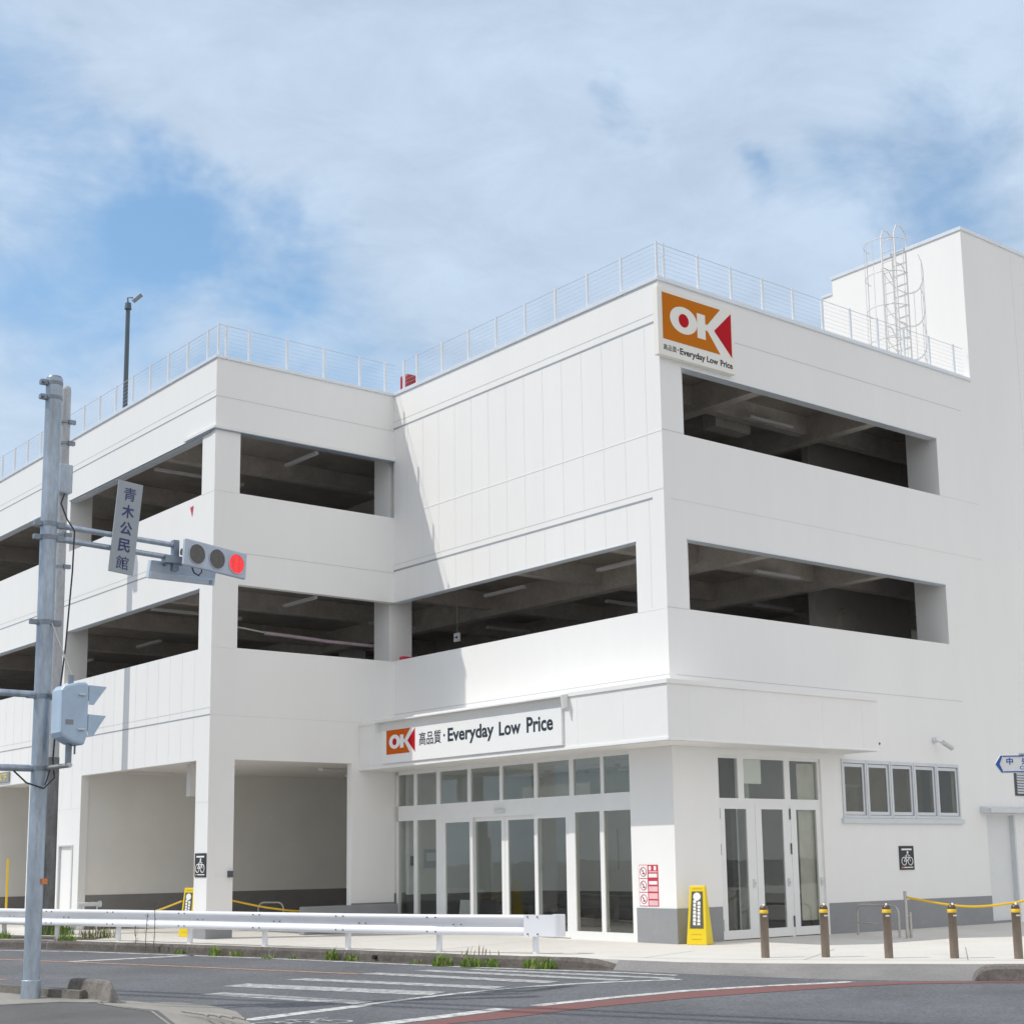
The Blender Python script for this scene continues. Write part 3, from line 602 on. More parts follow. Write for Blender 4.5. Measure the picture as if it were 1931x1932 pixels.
mb = MB(); mb.prism([(CX-0.035, 1.86, 4.83), (CX-0.19, 1.86, 4.80), (CX-0.19, 1.86, 4.775), (CX-0.035, 1.86, 4.80)], (0, 6.62, 0), 0)
for y in (1.83, 8.48): mb.prism([(CX-0.035, y, 4.835), (CX-0.20, y, 4.80), (CX-0.16, y, 4.53), (CX-0.035, y, 4.58)], (0, 0.03, 0), 0)
mb.build('sign_hood', 'white_frame', CAN)
# entrance glazing on the sunlit side
GX = 0.06
FR = MB()
def fbox(y0, y1, z0, z1, d=0.07, mb=None, x=GX): (mb or FR).box(x, x+d, y0, y1, z0, z1)
mull_top = [(9.34,9.42),(8.56,8.68),(7.63,7.77),(6.46,6.57),(5.31,5.41),(4.12,4.23),(2.95,3.08),(2.03,2.12),(1.2,1.26)]
fbox(1.26, 9.34, 3.64, 3.72); fbox(1.26, 9.34, 2.55, 2.90, 0.09)
for a, b in mull_top: fbox(a, b, 2.90, 3.64)
for a, b in ((9.34,9.42),(8.56,8.69),(7.56,7.79),(2.93,3.12),(2.05,2.17),(1.2,1.26)): fbox(a, b, 0.0, 2.55, 0.10)
for a, b in ((8.69,9.34),(7.79,8.56),(2.17,2.93),(1.26,2.05)): fbox(a, b, 0.0, 0.16)
ENT = FR.build('entrance_frame', 'white_frame', B)
for (a, b) in zip([m[0] for m in mull_top[:-1]], [m[1] for m in mull_top[1:]]):
    mb = MB(); mb.box(GX+0.03, GX+0.038, b, a, 2.90, 3.64); mb.build('glass_pane', 'glass', ENT)
for a, b in ((8.69,9.34),(7.79,8.56),(2.17,2.93),(1.26,2.05)):
    mb = MB(); mb.box(GX+0.03, GX+0.038, a, b, 0.16, 2.55); mb.build('glass_pane', 'glass_dark' if a < 3 else 'glass', ENT)
mb = MB(); mb.box(GX-0.05, GX-0.001, 5.22, 5.58, 2.62, 2.71); mb.build('door_sensor', 'alu_frame', ENT, bevel=0.02)
for a, b, x in ((6.42,7.56,GX+0.012),(5.345,6.52,GX+0.075),(4.15,5.335,GX+0.075),(3.12,4.26,GX+0.012)):
    D_ = MB(); D_.box(x, x+0.05, a, a+0.11, 0.02, 2.55); D_.box(x, x+0.05, b-0.11, b, 0.02, 2.55); D_.box(x, x+0.05, a+0.11, b-0.11, 2.46, 2.55); D_.box(x, x+0.05, a+0.11, b-0.11, 0.02, 0.14)
    d = D_.build('sliding_door', 'white_frame', B)
    mb = MB(); mb.box(x+0.02, x+0.028, a+0.11, b-0.11, 0.14, 2.46); mb.build('glass_pane', 'glass', d)
# vestibule
mb = MB(); mb.box(0.3, 7.6, 0.25, LY-0.05, -0.005, 0.012); mb.build('vestibule_floor', 'shop_floor', B)
mb = MB(); mb.box(0.3, 7.6, 0.25, LY-0.05, 3.68, 3.73); mb.build('vestibule_ceiling', 'shop_wall', B)
mb = MB(); mb.box(4.4, 4.6, 0.25, LY-0.05, 0.82, 3.68); mb.box(0.3, 4.4, LY-0.18, LY-0.05, 0.82, 3.68); mb.build('vestibule_wall', 'shop_wall', B)
mb = MB(); mb.box(4.38, 4.6, 0.25, LY-0.05, 0.012, 0.82); mb.box(0.3, 4.38, LY-0.2, LY-0.05, 0.012, 0.82); mb.build('vestibule_dado', 'shop_dark', B)
mb = MB(); mb.box(1.9, 2.05, 0.30, 1.9, 0.012, 3.68, 1); mb.box(3.0, 3.12, 0.9, 2.9, 0.012, 3.68, 0); mb.build('vestibule_partition', ['shop_wall', 'shop_dark'], B)
mb = MB(); mb.box(2.9, 3.0, 5.6, 8.1, 3.08, 3.36); mb.cyl((2.95,6.2,3.36),(2.95,6.2,3.68),0.012,n=6); mb.cyl((2.95,7.4,3.36),(2.95,7.4,3.68),0.012,n=6); mb.build('hanging_box', 'board_cream', B)
for y in (0.9, 2.1, 3.4):
    mb = MB(); mb.box(2.6, 2.75, y, y+0.12, 0.012, 3.68); mb.build('inner_post', 'white_frame', B)
mb = MB(); mb.box(0.32, 0.4, 8.95, 9.2, 1.5, 1.72); mb.build('wall_switch', 'dark_metal', B)
mb = MB(); mb.box(0.74, 1.11, 9.205, 9.235, 1.44, 1.88); mb.box(0.80, 1.05, 9.19, 9.205, 1.60, 1.80, 1); mb.build('notice_board', ['signal_face', 'sign_white'], B)
for x, y, h in ((3.5, 7.2, 0.42), (3.4, 6.1, 0.3), (3.7, 8.3, 0.5)):
    mb = MB(); mb.box(x, x+0.5, y, y+0.6, 0.012, h); mb.build('carton', 'shop_dark', B)
# side doors on the shaded face
GY = 0.05
mb = MB()
def ybox(mb, x0, x1, z0, z1, d=0.07, y=GY): mb.box(x0, x1, y, y+d, z0, z1)
ybox(mb, 1.26, 4.36, 3.54, 3.6); ybox(mb, 1.26, 4.36, 2.62, 2.75, 0.08)
for a, b in ((1.26,1.30),(1.87,2.04),(3.26,3.43),(4.31,4.36)): ybox(mb, a, b, 2.75, 3.54)
ybox(mb, 1.26, 1.30, 0, 2.62, 0.09); ybox(mb, 4.31, 4.36, 0, 2.62, 0.09); ybox(mb, 3.335, 3.40, 0, 2.62, 0.09)
SD = mb.build('side_entrance_frame', 'white_frame', B)
for a, b in ((1.30,1.87),(2.04,3.26),(3.43,4.31)):
    mb = MB(); mb.box(a, b, GY+0.03, GY+0.038, 2.75, 3.54); mb.build('glass_pane', 'glass', SD)
mb = MB(); mb.box(2.04, 2.62, GY+0.06, GY+0.10, 3.05, 3.54); mb.build('blind', 'board_cream', SD)
mb = MB(); mb.box(3.75, 4.3, GY+0.09, GY+0.11, 0.3, 3.5); mb.build('blind', 'blind', SD)
for a, b, ga, gb, hx in ((1.30,2.315,1.44,2.07,2.22),(2.325,3.335,2.51,3.16,3.26),(3.40,4.31,3.57,4.20,4.27)):
    mb = MB(); ybox(mb, a, ga, 0.02, 2.62, 0.05, GY-0.01); ybox(mb, gb, b, 0.02, 2.62, 0.05, GY-0.01); ybox(mb, ga, gb, 2.54, 2.62, 0.05, GY-0.01); ybox(mb, ga, gb, 0.02, 0.19, 0.05, GY-0.01)
    d = mb.build('side_door', 'white_frame', B)
    mb = MB(); mb.box(ga, gb, GY+0.01, GY+0.018, 0.19, 2.54); mb.build('glass_pane', 'glass', d)
    mb = MB(); mb.box(hx-0.03, hx+0.03, GY-0.035, GY-0.011, 1.0, 1.16); mb.cyl((hx, GY-0.06, 1.08), (hx, GY-0.03, 1.08), 0.02, n=8); mb.build('door_handle', 'alu_frame', d)
for x in (1.285, 3.37):
    for z in (0.3, 1.75, 2.45):
        mb = MB(); mb.box(x-0.015, x+0.015, GY-0.025, GY-0.011, z-0.11, z+0.11); mb.build('hinge', 'dark_metal', SD)
for x in (0.95, 2.3, 3.5):
    for y in (2.2, 4.6, 7.0):
        mb = MB(); mb.box(x-0.08, x+0.08, y-0.6, y+0.6, 3.62, 3.679); mb.build('ceiling_light', 'light_tube', B)
mb = MB(); mb.box(2.2, 2.25, 0.55, 3.2, 1.0, 1.06); mb.box(2.2, 2.25, 0.55, 3.2, 0.45, 0.51); mb.box(2.2, 2.25, 0.55, 0.6, 0.012, 1.06); mb.box(2.2, 2.25, 3.15, 3.2, 0.012, 1.06); mb.build('inner_rail', 'steel', B)
mb = MB(); mb.box(4.36, 4.379, 6.3, 7.1, 1.35, 2.3); mb.box(4.36, 4.379, 2.4, 3.0, 1.4, 2.2, 1); mb.build('poster', ['sign_white', 'notice_pink'], B)
mb = MB(); mb.prism([(1.15,8.45,0.012),(1.35,8.45,0.012),(1.26,8.45,0.68),(1.24,8.45,0.68)], (0,-0.40,0)); tag(mb.build('notice_stand', 'sign_white', org=(1.25,8.25,0.012)), 'small white folded notice on the floor behind the entrance door glass', 'notice')
# five aluminium windows
wx = [5.03, 5.85, 6.69, 7.53, 8.37, 9.24]
for a, b in zip(wx, wx[1:]):
    mb = MB(); y0, y1 = -0.03, 0.12
    mb.box(a, a+0.045, y0, y1, 2.38, 3.62); mb.box(b-0.05, b-0.012, y0, y1, 2.38, 3.62); mb.box(a+0.045, b-0.05, y0, y1, 3.55, 3.62); mb.box(a+0.045, b-0.05, y0, y1, 2.38, 2.44)
    mb.box(a+0.06, a+0.11, 0.0, 0.05, 2.45, 3.54, 0); mb.box(b-0.115, b-0.065, 0.0, 0.05, 2.45, 3.54, 0); mb.box(a+0.11, b-0.115, 0.0, 0.05, 3.47, 3.54, 0); mb.box(a+0.11, b-0.115, 0.0, 0.05, 2.45, 2.52, 0)
    mb.box(b-0.012, b, -0.01, 0.12, 2.38, 3.62, 1)
    wdw = mb.build('window', ['alu_frame', 'dark_metal'], B)
    mb = MB(); mb.box(a+0.11, b-0.115, 0.02, 0.028, 2.52, 3.47); mb.build('glass_pane', 'glass_dark', wdw)
mb = MB(); mb.box(4.98, 9.30, -0.06, -0.001, 2.27, 2.375); mb.build('window_sill', 'alu_frame', B)
mb = MB(); mb.box(4.7, 9.9, 1.5, 1.6, 0.02, 3.68); mb.box(4.7, 9.9, 0.2, 1.5, -0.003, 0.02); mb.box(4.7, 9.9, 0.2, 1.5, 3.68, 3.73); mb.build('inner_wall', 'blind', B)
mb = MB(); mb.box(6.6, 6.66, 1.44, 1.5, 2.5, 3.2); mb.box(7.5, 7.56, 1.44, 1.5, 2.5, 3.2); mb.box(6.66, 7.5, 1.44, 1.5, 2.5, 2.56); mb.box(6.66, 7.5, 1.44, 1.5, 3.14, 3.2); mb.build('inner_window', 'white_frame', B)
# staff door with a hood
mb = MB(); mb.box(10.25, 11.35, 0.10, 0.16, 0.05, 2.48); d = mb.build('staff_door', 'door_grey', B)
mb = MB(); mb.box(10.25, 11.35, 0.02, 0.19, -0.004, 0.05); mb.box(11.33, 11.39, -0.02, 0.2, 0.05, 2.48, 1); mb.build('door_frame', ['dado', 'alu_frame'], d)
for z in (0.4, 2.2):
    mb = MB(); mb.box(10.27, 10.31, 0.075, 0.10, z-0.1, z+0.1); mb.build('hinge', 'dark_metal', d)
mb = MB(); mb.prism([(10.02,-0.30,2.53),(10.02,-0.30,2.63),(10.02,-0.001,2.68),(10.02,-0.001,2.52)], (1.9,0,0)); mb.build('door_hood', 'alu_frame', B)
mb = MB(); mb.box(11.5, 13.2, -0.02, -0.001, 2.95, 3.75, 1)
for k in range(11): mb.prism([(11.56,-0.03,3.02+0.064*k),(11.56,-0.05,3.0+0.064*k),(11.56,-0.022,3.05+0.064*k)], (1.58,0,0), 0)
mb.build('louvre', ['alu_frame', 'dark_metal'], B)
# service door on the sunlit wing
mb = MB(); mb.box(-W+0.04, -W+0.09, 16.86, 17.69, 0.03, 2.10); d = mb.build('service_door', 'wall_panel', B)
mb = MB(); mb.box(-W-0.02, -W+0.1, 16.80, 16.86, 0.0, 2.14); mb.box(-W-0.02, -W+0.1, 17.69, 17.75, 0.0, 2.14); mb.box(-W-0.02, -W+0.1, 16.86, 17.69, 2.10, 2.14); mb.build('door_frame', 'joint_light', d)
for z in (0.95, 1.85):
    mb = MB(); mb.box(-W+0.02, -W+0.045, 16.87, 16.91, z-0.1, z+0.1); mb.build('hinge', 'dark_metal', d)
# small wall boxes
mb = MB(); mb.box(-4.41, -4.30, LY-0.06, LY-0.001, 1.31, 1.45); mb.build('meter_box', 'dark_metal', B)
mb = MB(); mb.box(-4.69, -4.42, LY-0.008, LY-0.001, 1.31, 1.42); mb.build('name_plate', 'canopy_panel', B)
mb = MB(); mb.cyl((6.37, -0.001, 4.0), (6.37, -0.03, 4.0), 0.025, n=8); mb.build('bolt', 'dark_metal', B)
# roof deck
# ------------------------------------------------------------------ rooftop railings
def railing(label, pts, p0, p1, normal_off, z=13.2, closed_gap=False):
    t = thing('roof_railing', label, 'railing', (p0[0], p0[1], z), 'wire railings round the roof')
    post = MB(); post.cyl((0,0,0), (0,0,0.80), 0.032, n=10); post.cyl((0,0,0.80), (0,0,0.815), 0.031, n=10); post.box(-0.07,0.07,-0.05,0.05,-0.004,0.012)
    first = None; o0 = Vector((p0[0], p0[1], z))
    for x, y in pts:
        if first is None: first = post.build('post', 'rail_post', t, org=(0,0,0)); o = first
        else: o = first.copy(); COL.objects.link(o); o.parent = t
        o.location = (x-p0[0], y-p0[1], 0)
    mb = MB()
    for k in range(8): mb.cyl((p0[0], p0[1], z+0.10+0.098*k), (p1[0], p1[1], z+0.10+0.098*k), 0.0028 if k < 7 else 0.007, n=5, caps=False)
    mb.build('wire', 'steel_wire', t)
railing('wire railing on the sunlit parapet above the plain white main wall', [(0.1, 0.1+1.055*k) for k in range(9)]+[(0.1, 9.11)], (0.1,0.1), (0.1,9.2), None)
railing('wire railing above the shaded wall from the corner sign to the stair tower', [(0.30+1.0*k, 0.1) for k in range(11)], (0.12,0.1), (10.7,0.1), None)
railing('short wire railing on the shaded end of the left wing', [(-4.63,LY+0.1),(-4.03,LY+0.1),(-3.01,LY+0.1),(-1.98,LY+0.1),(-0.95,LY+0.1),(-0.19,LY+0.1)], (-4.78,LY+0.1), (0.1,LY+0.1), None)
railing('long wire railing on the left wing running to the left edge of the photo', [(-W+0.1, 9.55)]+[(-W+0.1, 10.08+1.033*k) for k in range(30)], (-W+0.1,9.5), (-W+0.1,40.2), None)
# roof lamp post
t = thing('lamp_post', 'dark slim lamp post rising behind the left wing roof railing', 'lamp post', (-2, 21.06, 12.52))
mb = MB(); mb.cyl((-2,21.06,12.52), (-2,21.06,18.75), 0.085, 0.065, n=12); mb.cyl((-2,21.06,14.9), (-2,21.06,15.35), 0.10, n=12); mb.build('pole', 'lamp_grey', t)
mb = MB(); mb.cyl((-2,21.06,18.6), (-2,21.06,18.8), 0.11, 0.09, n=12); mb.build('collar', 'lamp_grey', t)
mb = MB(); M = Matrix.Translation((-1.78,20.85,18.97)) @ Matrix.Rotation(R(-44), 4, 'Z') @ Matrix.Rotation(R(-38), 4, 'Y'); mb.box(-0.20,0.15,-0.09,0.09,-0.03,0.03,0,M); mb.tube([(-2,21.06,18.75),(-2.05,21.0,18.95),(-1.9,20.95,18.97)], 0.03, 6); mb.build('floodlight', 'galv_dark', t, bevel=0.02)
# red box on roof
mb = MB()
mb.box(0.86,1.16,10.05,10.38,12.52,14.08)
for k in range(5): mb.box(0.848,0.859,10.055+0.065*k,10.085+0.065*k,12.6,14.0); mb.box(0.87+0.058*k,0.9+0.058*k,10.038,10.049,12.6,14.0)
tag(mb.build('roof_unit', 'crate_red', org=(0.9,10.25,12.52)), 'red slatted box on the roof behind the railing at the inner corner', 'equipment box')
# caged ladder on the tower
t = thing('caged_ladder', 'thin caged ladder fixed to the white stair tower', 'ladder', (10.45, 2.0, 12.55))
lx = 10.55
for y in (1.80, 2.22):
    mb = MB(); mb.tube([(lx,y,12.55),(lx,y,17.62),(lx+0.1,y,17.85),(lx+0.3,y,17.88),(lx+0.5,y,17.7),(lx+0.5,y,17.25)], 0.020, 8); mb.build('side_rail', 'ladder_paint', t)
mb = MB()
for k in range(17): mb.cyl((lx,1.80,12.85+0.29*k), (lx,2.22,12.85+0.29*k), 0.013, n=6)
mb.build('rung', 'ladder_paint', t)
def hoop(z, r=0.43): return [(lx-0.02-r*1.5*math.sin(a), 2.01+r*math.cos(a)*1.35, z) for a in [math.pi*i/14 for i in range(15)]]
for z in (14.6, 15.5, 16.4, 17.3):
    mb = MB(); mb.tube(hoop(z), 0.011, 6); mb.build('hoop', 'ladder_paint', t)
for k in range(1, 14, 2):
    p = hoop(0)[k]; mb = MB(); mb.cyl((p[0],p[1],14.55), (p[0],p[1],17.35), 0.008, n=6); mb.build('cage_bar', 'ladder_paint', t)
for z in (13.6, 15.2, 16.8):
    mb = MB(); mb.cyl((lx,1.80,z), (XT,1.80,z), 0.015, n=6); mb.cyl((lx,2.22,z), (XT,2.22,z), 0.015, n=6); mb.build('bracket', 'ladder_paint', t)

# ------------------------------------------------------------------ signs on the store
CORN = [(-0.14,11.51),(2.09,11.51),(2.09,12.93),(-0.14,12.93)]
t = thing('corner_sign', 'big square white sign with orange OK logo high on the shaded corner wall', 'sign', (1.0, -0.06, 11.51))
YS = -0.13
mb = MB(); mb.box(-0.14, 2.09, YS, -0.001, 11.51, 12.93); mb.build('board', 'board_cream', t, bevel=0.006)
def ok_logo(origin, U, V, to, parent, mo, mr, k=None, bands=('board_cream',), ztrim=1.0):
    o = lambda pts: [to(p) for p in pts]
    mb = MB(); flat(mb, o([(-0.01,11.86),(1.64,11.86),(1.22,12.36),(1.68,12.84),(-0.01,12.84)]), origin, U, V, 0.002, 0.005); mb.build('logo_panel', mo, parent)
    mb = MB(); flat(mb, o([(1.48,12.34),(1.995,11.86),(2.0,12.82)]), origin, U, V, 0.002, 0.005); mb.build('logo_triangle', mr, parent)
    mb = MB(); flat(mb, o(ell(0.585,12.355,0.39,0.285)), origin, U, V, 0.0055, 0.008); flat(mb, o([(0.975,12.08),(1.215,12.08),(1.215,12.61),(0.975,12.61)]), origin, U, V, 0.0055, 0.0085); flat(mb, o([(1.19,12.29),(1.27,12.29),(1.27,12.42),(1.19,12.42)]), origin, U, V, 0.0055, 0.008); mb.build('logo_letter', bands[0], parent)
    mb = MB(); flat(mb, o(ell(0.585,12.352,0.145,0.142)), origin, U, V, 0.0085, 0.011); mb.build('logo_dot', mr, parent)
ok_logo((0,YS,0), *NY, lambda p: p, t, 'logo_orange', 'logo_red')
mb = MB(); put_text(mb, '高品質', (0,YS,0), *NY, (-0.01,0.36,11.625,11.75), 0.003, 0.006); flat(mb, ell(0.402,11.695,0.017,0.017,14), (0,YS,0), *NY, 0.001, 0.004)
mb.build('lettering', 'ink_black', t)
for w_, bx_ in (('Everyday', (0.455,1.185,11.578,11.752)), ('Low', (1.235,1.565,11.615,11.745)), ('Price', (1.635,2.0,11.612,11.75))):
    mb = MB(); put_text(mb, w_, (0,YS,0), *NY, bx_, 0.003, 0.029); mb.build('lettering', 'ink_black', t)
t = thing('canopy_sign', 'long white sign board with small OK logo on the entrance canopy', 'sign', (CX, 5.2, 3.83))
XS = CX-0.06
mb = MB(); mb.box(XS, CX-0.001, 2.0, 8.37, 3.83, 4.58); mb.build('board', 'sign_white', t, bevel=0.006)
def tok(p):   # corner sign coordinates to the canopy board: u = -y
    return (-8.18+(p[0]+0.01)*(1.14/2.01), 4.03+(p[1]-11.86)*(0.555/0.98)-0.003)
ok_logo((XS,0,0), *NX, tok, t, 'logo_orange_lit', 'logo_red', bands=('sign_white',))
mb = MB(); o = (XS,0,0)
put_text(mb, '高品質', o, *NX, (-6.88,-6.05,4.15,4.45), 0.003, 0.010); flat(mb, ell(-5.93,4.315,0.03,0.03,14), o, *NX, 0.001, 0.004)
mb.build('lettering', 'ink_navy', t)
for w_, bx_ in (('Everyday', (-5.80,-4.17,4.075,4.46)), ('Low', (-4.0,-3.28,4.155,4.45)), ('Price', (-3.09,-2.26,4.15,4.47))):
    mb = MB(); put_text(mb, w_, o, *NX, bx_, 0.003, 0.027); mb.build('lettering', 'ink_navy', t)
# cycle parking plates
def cycle_plate(label, origin, U, V, u0, u1, z0, z1):
    U, V = Vector(U), Vector(V); N_ = U.cross(V); oo = Vector(origin)+U*((u0+u1)/2)+V*z0
    t = thing('cycle_parking_sign', label, 'sign', oo, 'dark cycle parking signs on the walls')
    w, h = u1-u0, z1-z0; org = Vector(origin)
    mb = MB(); flat(mb, [(u0,z0),(u1,z0),(u1,z1),(u0,z1)], org, U, V, 0.001, 0.018); mb.build('board', 'panel_black', t)
    mb = MB(); flat(mb, [(u0+.15*w,z1-.18*h),(u1-.15*w,z1-.18*h),(u1-.15*w,z1-.11*h),(u0+.15*w,z1-.11*h)], org, U, V, 0.018, 0.020); flat(mb, [(u0+.26*w,z0+.08*h),(u1-.10*w,z0+.08*h),(u1-.10*w,z0+.12*h),(u0+.26*w,z0+.12*h)], org, U, V, 0.018, 0.020)
    P = lambda a, b: org+U*(u0+a*w)+V*(z0+b*h)+N_*0.022
    for cx in (0.28, 0.72):
        mb.tube([P(cx+0.165*math.cos(2*math.pi*i/20), 0.36+0.165*w/h*math.sin(2*math.pi*i/20)) for i in range(20)], 0.011, 5, 0, True)
    for seg in ([(0.28,0.36),(0.40,0.52),(0.64,0.52),(0.72,0.36)], [(0.40,0.52),(0.5,0.36),(0.64,0.52)], [(0.28,0.36),(0.5,0.36)], [(0.64,0.52),(0.60,0.60),(0.70,0.60)], [(0.36,0.58),(0.48,0.58)], [(0.40,0.52),(0.52,0.68),(0.60,0.60)]):
        mb.tube([P(*q) for q in seg], 0.010, 5)
    mb.cyl(P(0.55,0.73)-N_*0.003, P(0.55,0.73)+N_*0.003, 0.03, n=12)
    mb.build('pictogram', 'sign_white', t)
    mb = MB(); flat(mb, [(u0+.10*w,z0+.07*h),(u0+.22*w,z0+.07*h),(u0+.22*w,z0+.13*h),(u0+.10*w,z0+.13*h)], org, U, V, 0.018, 0.020); mb.build('logo_panel', 'orange_mark', t)
cycle_plate('dark bicycle parking sign on the sunlit face of the porch corner pillar', (-W,0,0), *NX, -9.965, -9.44, 1.325, 1.84)
cycle_plate('dark bicycle parking sign on the shaded wall below the five windows', (0,0,0), *NY, 6.86, 7.37, 1.27, 1.785)
# red prohibition notice on the pier
t = thing('prohibition_notice', 'red and white notice with three prohibition symbols on the sunlit entrance pier', 'sign', (0, 0.75, 0.69)); o = (0,0,0)
def rc(mb, u0, u1, z0, z1, d0, d1, m=0): flat(mb, [(u0,z0),(u1,z0),(u1,z1),(u0,z1)], o, *NX, d0, d1, m)
mb = MB(); rc(mb, -1.0, -0.475, 0.69, 1.475, 0.001, 0.008); mb.build('board', 'notice_red', t)
mb = MB()
for k in range(3): rc(mb, -0.99, -0.76, 0.70+0.26*k, 0.70+0.245+0.26*k, 0.008, 0.010)
rc(mb, -0.725, -0.66, 1.37, 1.45, 0.008, 0.010); rc(mb, -0.585, -0.52, 1.37, 1.45, 0.008, 0.010); rc(mb, -0.73, -0.50, 1.235, 1.305, 0.008, 0.010); rc(mb, -0.725, -0.50, 1.10, 1.165, 0.008, 0.010)
mb.build('panel', 'sign_white', t)
mb = MB()
for z0, z1 in ((0.97,1.065),(0.83,0.935),(0.705,0.80),(1.33,1.352)): rc(mb, -0.735, -0.49, z0, z1, 0.008, 0.010)
mb.build('panel', 'notice_pink', t)
mb = MB()
for k in range(3):
    c = (-0.875, 0.822+0.26*k); pts = [Vector((-0.0135, -(c[0]+0.085*math.cos(a)), c[1]+0.085*math.sin(a))) for a in [2*math.pi*i/24 for i in range(24)]]
    mb.tube(pts, 0.006, 5, 0, True); mb.tube([(-0.0135, -(c[0]-0.06), c[1]+0.06), (-0.0135, -(c[0]+0.06), c[1]-0.06)], 0.006, 5)
mb.build('prohibition_ring', 'notice_red', t)
mb = MB()
for k in range(3):
    c = (-0.875, 0.822+0.26*k)
    rc(mb, c[0]-0.02, c[0]+0.03, c[1]-0.045, c[1]-0.02, 0.010, 0.0115); rc(mb, c[0]-0.03, c[0]+0.0, c[1]+0.0, c[1]+0.03, 0.010, 0.0115)
mb.build('pictogram', 'ink_black', t)
# clearance sign over the left opening
t = thing('clearance_sign', 'grey sign with yellow characters above the leftmost ground opening', 'sign', (-W, 22.2, 3.97)); o = (-W-0.05,0,0)
mb = MB(); mb.box(-W-0.05, -W-0.001, 21.48, 23.6, 3.98, 4.27); mb.build('board', 'dado', t)
mb = MB(); put_text(mb, '以下', o, *NX, (-22.35,-21.62,4.02,4.23), 0.003, 0.03); mb.build('lettering', 'yellow_plastic', t)
# exit arrow sign hanging in second deck
t = thing('arrow_sign', 'small square white arrow sign hanging inside the dark second deck', 'sign', (1.45, 8.9, 6.9)); o = (1.45,0,0)
mb = MB(); mb.box(1.45, 1.49, 8.70, 8.92, 6.95, 7.16); mb.build('board', 'sign_white', t)
mb = MB(); flat(mb, [(-8.87,7.04),(-8.80,7.04),(-8.80,7.01),(-8.745,7.055),(-8.80,7.10),(-8.80,7.07),(-8.87,7.07)], o, *NX, 0.001, 0.004); mb.build('pictogram', 'ink_black', t)
mb = MB(); mb.cyl((1.47,8.8,7.16), (1.47,8.8,8.55), 0.006, n=6); mb.build('hanger', 'interior_beam', t)
# security camera
t = thing('security_camera', 'small white camera on the shaded wall above the five windows', 'camera', (8.5, -0.001, 4.1))
mb = MB(); mb.cyl((8.38,-0.001,4.15), (8.38,-0.05,4.15), 0.07, n=14); mb.tube([(8.38,-0.04,4.15),(8.40,-0.16,4.10),(8.44,-0.22,4.04)], 0.02, 6); mb.build('bracket', 'alu_frame', t)
mb = MB(); mb.cyl((8.36,-0.25,4.09), (8.62,-0.31,3.96), 0.055, n=14); mb.build('body', 'joint_light', t, bevel=0.01)
mb = MB(); mb.cyl((8.622,-0.311,3.959), (8.632,-0.313,3.954), 0.042, n=14); mb.build('lens', 'ink_black', t)
# red pennant shaped mark
mb = MB(); mb.prism([(-W-0.004, 10.60, 9.80), (-W-0.004, 10.44, 9.82), (-W-0.004, 10.49, 9.57)], (-0.006,0,0)); tag(mb.build('wall_marker', 'notice_red', org=(-W,10.5,9.6)), 'small red triangle on the sunlit wing below the top deck opening', 'marker')
mb = MB(); mb.box(0.10, 0.62, 9.18, 9.34, 6.42, 6.53); mb.build
tag(mb.build('red_case', 'notice_red', org=(0.3,9.25,6.42), bevel=0.02), 'red case on the second deck sill at the inner corner', 'case')
mb = MB(); mb.box(-2.6, -0.06, 9.18, 9.40, 0.0, 0.62)
tag(mb.build('low_wall', 'dado', org=(-1.4,9.3,0), bevel=0.015), 'low grey wall beside the entrance in front of the porch opening', 'wall')

# ------------------------------------------------------------------ guard rail
GP = [(-9.6,20.6),(-8.9,18.4),(-8.1,16.2),(-7.52,14.3),(-7.02,12.40),(-6.42,10.50),(-5.86,8.25),(-5.36,6.04),(-4.83,3.85),(-4.21,1.80),(-3.42,0.05)]
GR = thing('guardrail', 'white corrugated steel guard rail along the far kerb', 'guardrail', (-5.36, 6.04, 0))
beam = [(x-0.13, y-0.03) for x, y in GP]; beam = [(-10.9,24.6)]+beam[:-1]+[(-3.50,0.0)]
prof = [(0.0,0.63),(0.035,0.665),(0.085,0.655),(0.10,0.615),(0.085,0.57),(0.03,0.535),(0.02,0.49),(0.03,0.445),(0.085,0.41),(0.10,0.365),(0.085,0.32),(0.035,0.305),(0.0,0.335)]
prof = prof + [(q-0.008, h) for q, h in reversed(prof[1:-1])]
fine = []
for a, b in zip(beam, beam[1:]): fine += [(a[0]+(b[0]-a[0])*i/4, a[1]+(b[1]-a[1])*i/4) for i in range(4)]
fine.append(beam[-1])
mb = MB(); mb.sweep([(x, y, 0) for x, y in fine], prof, 0, True)
RAIL = mb.build('beam', 'guard_white', GR)
# flat rounded end piece
t0 = Vector((0.40,-0.92,0)).normalized(); sd = Vector((t0.y, -t0.x, 0)); sd = t0.cross(Vector((0,0,1)))
mb = MB(); P0 = Vector((-3.50,0.0,0)); ring = []
for s, q in [(-0.14,0.112)]+[(0.44+0.12*math.sin(a),-0.008+0.12*math.cos(a)) for a in [math.pi/2*k/8 for k in range(9)]]+[(0.44+0.12*math.cos(a),-0.07-0.12*math.sin(a)) for a in [math.pi/2*k/8 for k in range(9)]]+[(0.28,-0.19)]:
    ring.append(P0+t0*s+sd*q)
vs = [p+Vector((0,0,z)) for z in (0.298, 0.668) for p in ring]; n = len(ring)
ins = [p + (Vector((-3.5,0,0))+t0*0.25-p)*0.02 for p in ring]
mb._add(vs, [(i, i+1, n+i+1, n+i) for i in range(n-1)], 0, False); o = mb.build('end_cap', 'guard_white', GR, recalc=False)
sm = o.modifiers.new('solid', 'SOLIDIFY'); sm.thickness = 0.008
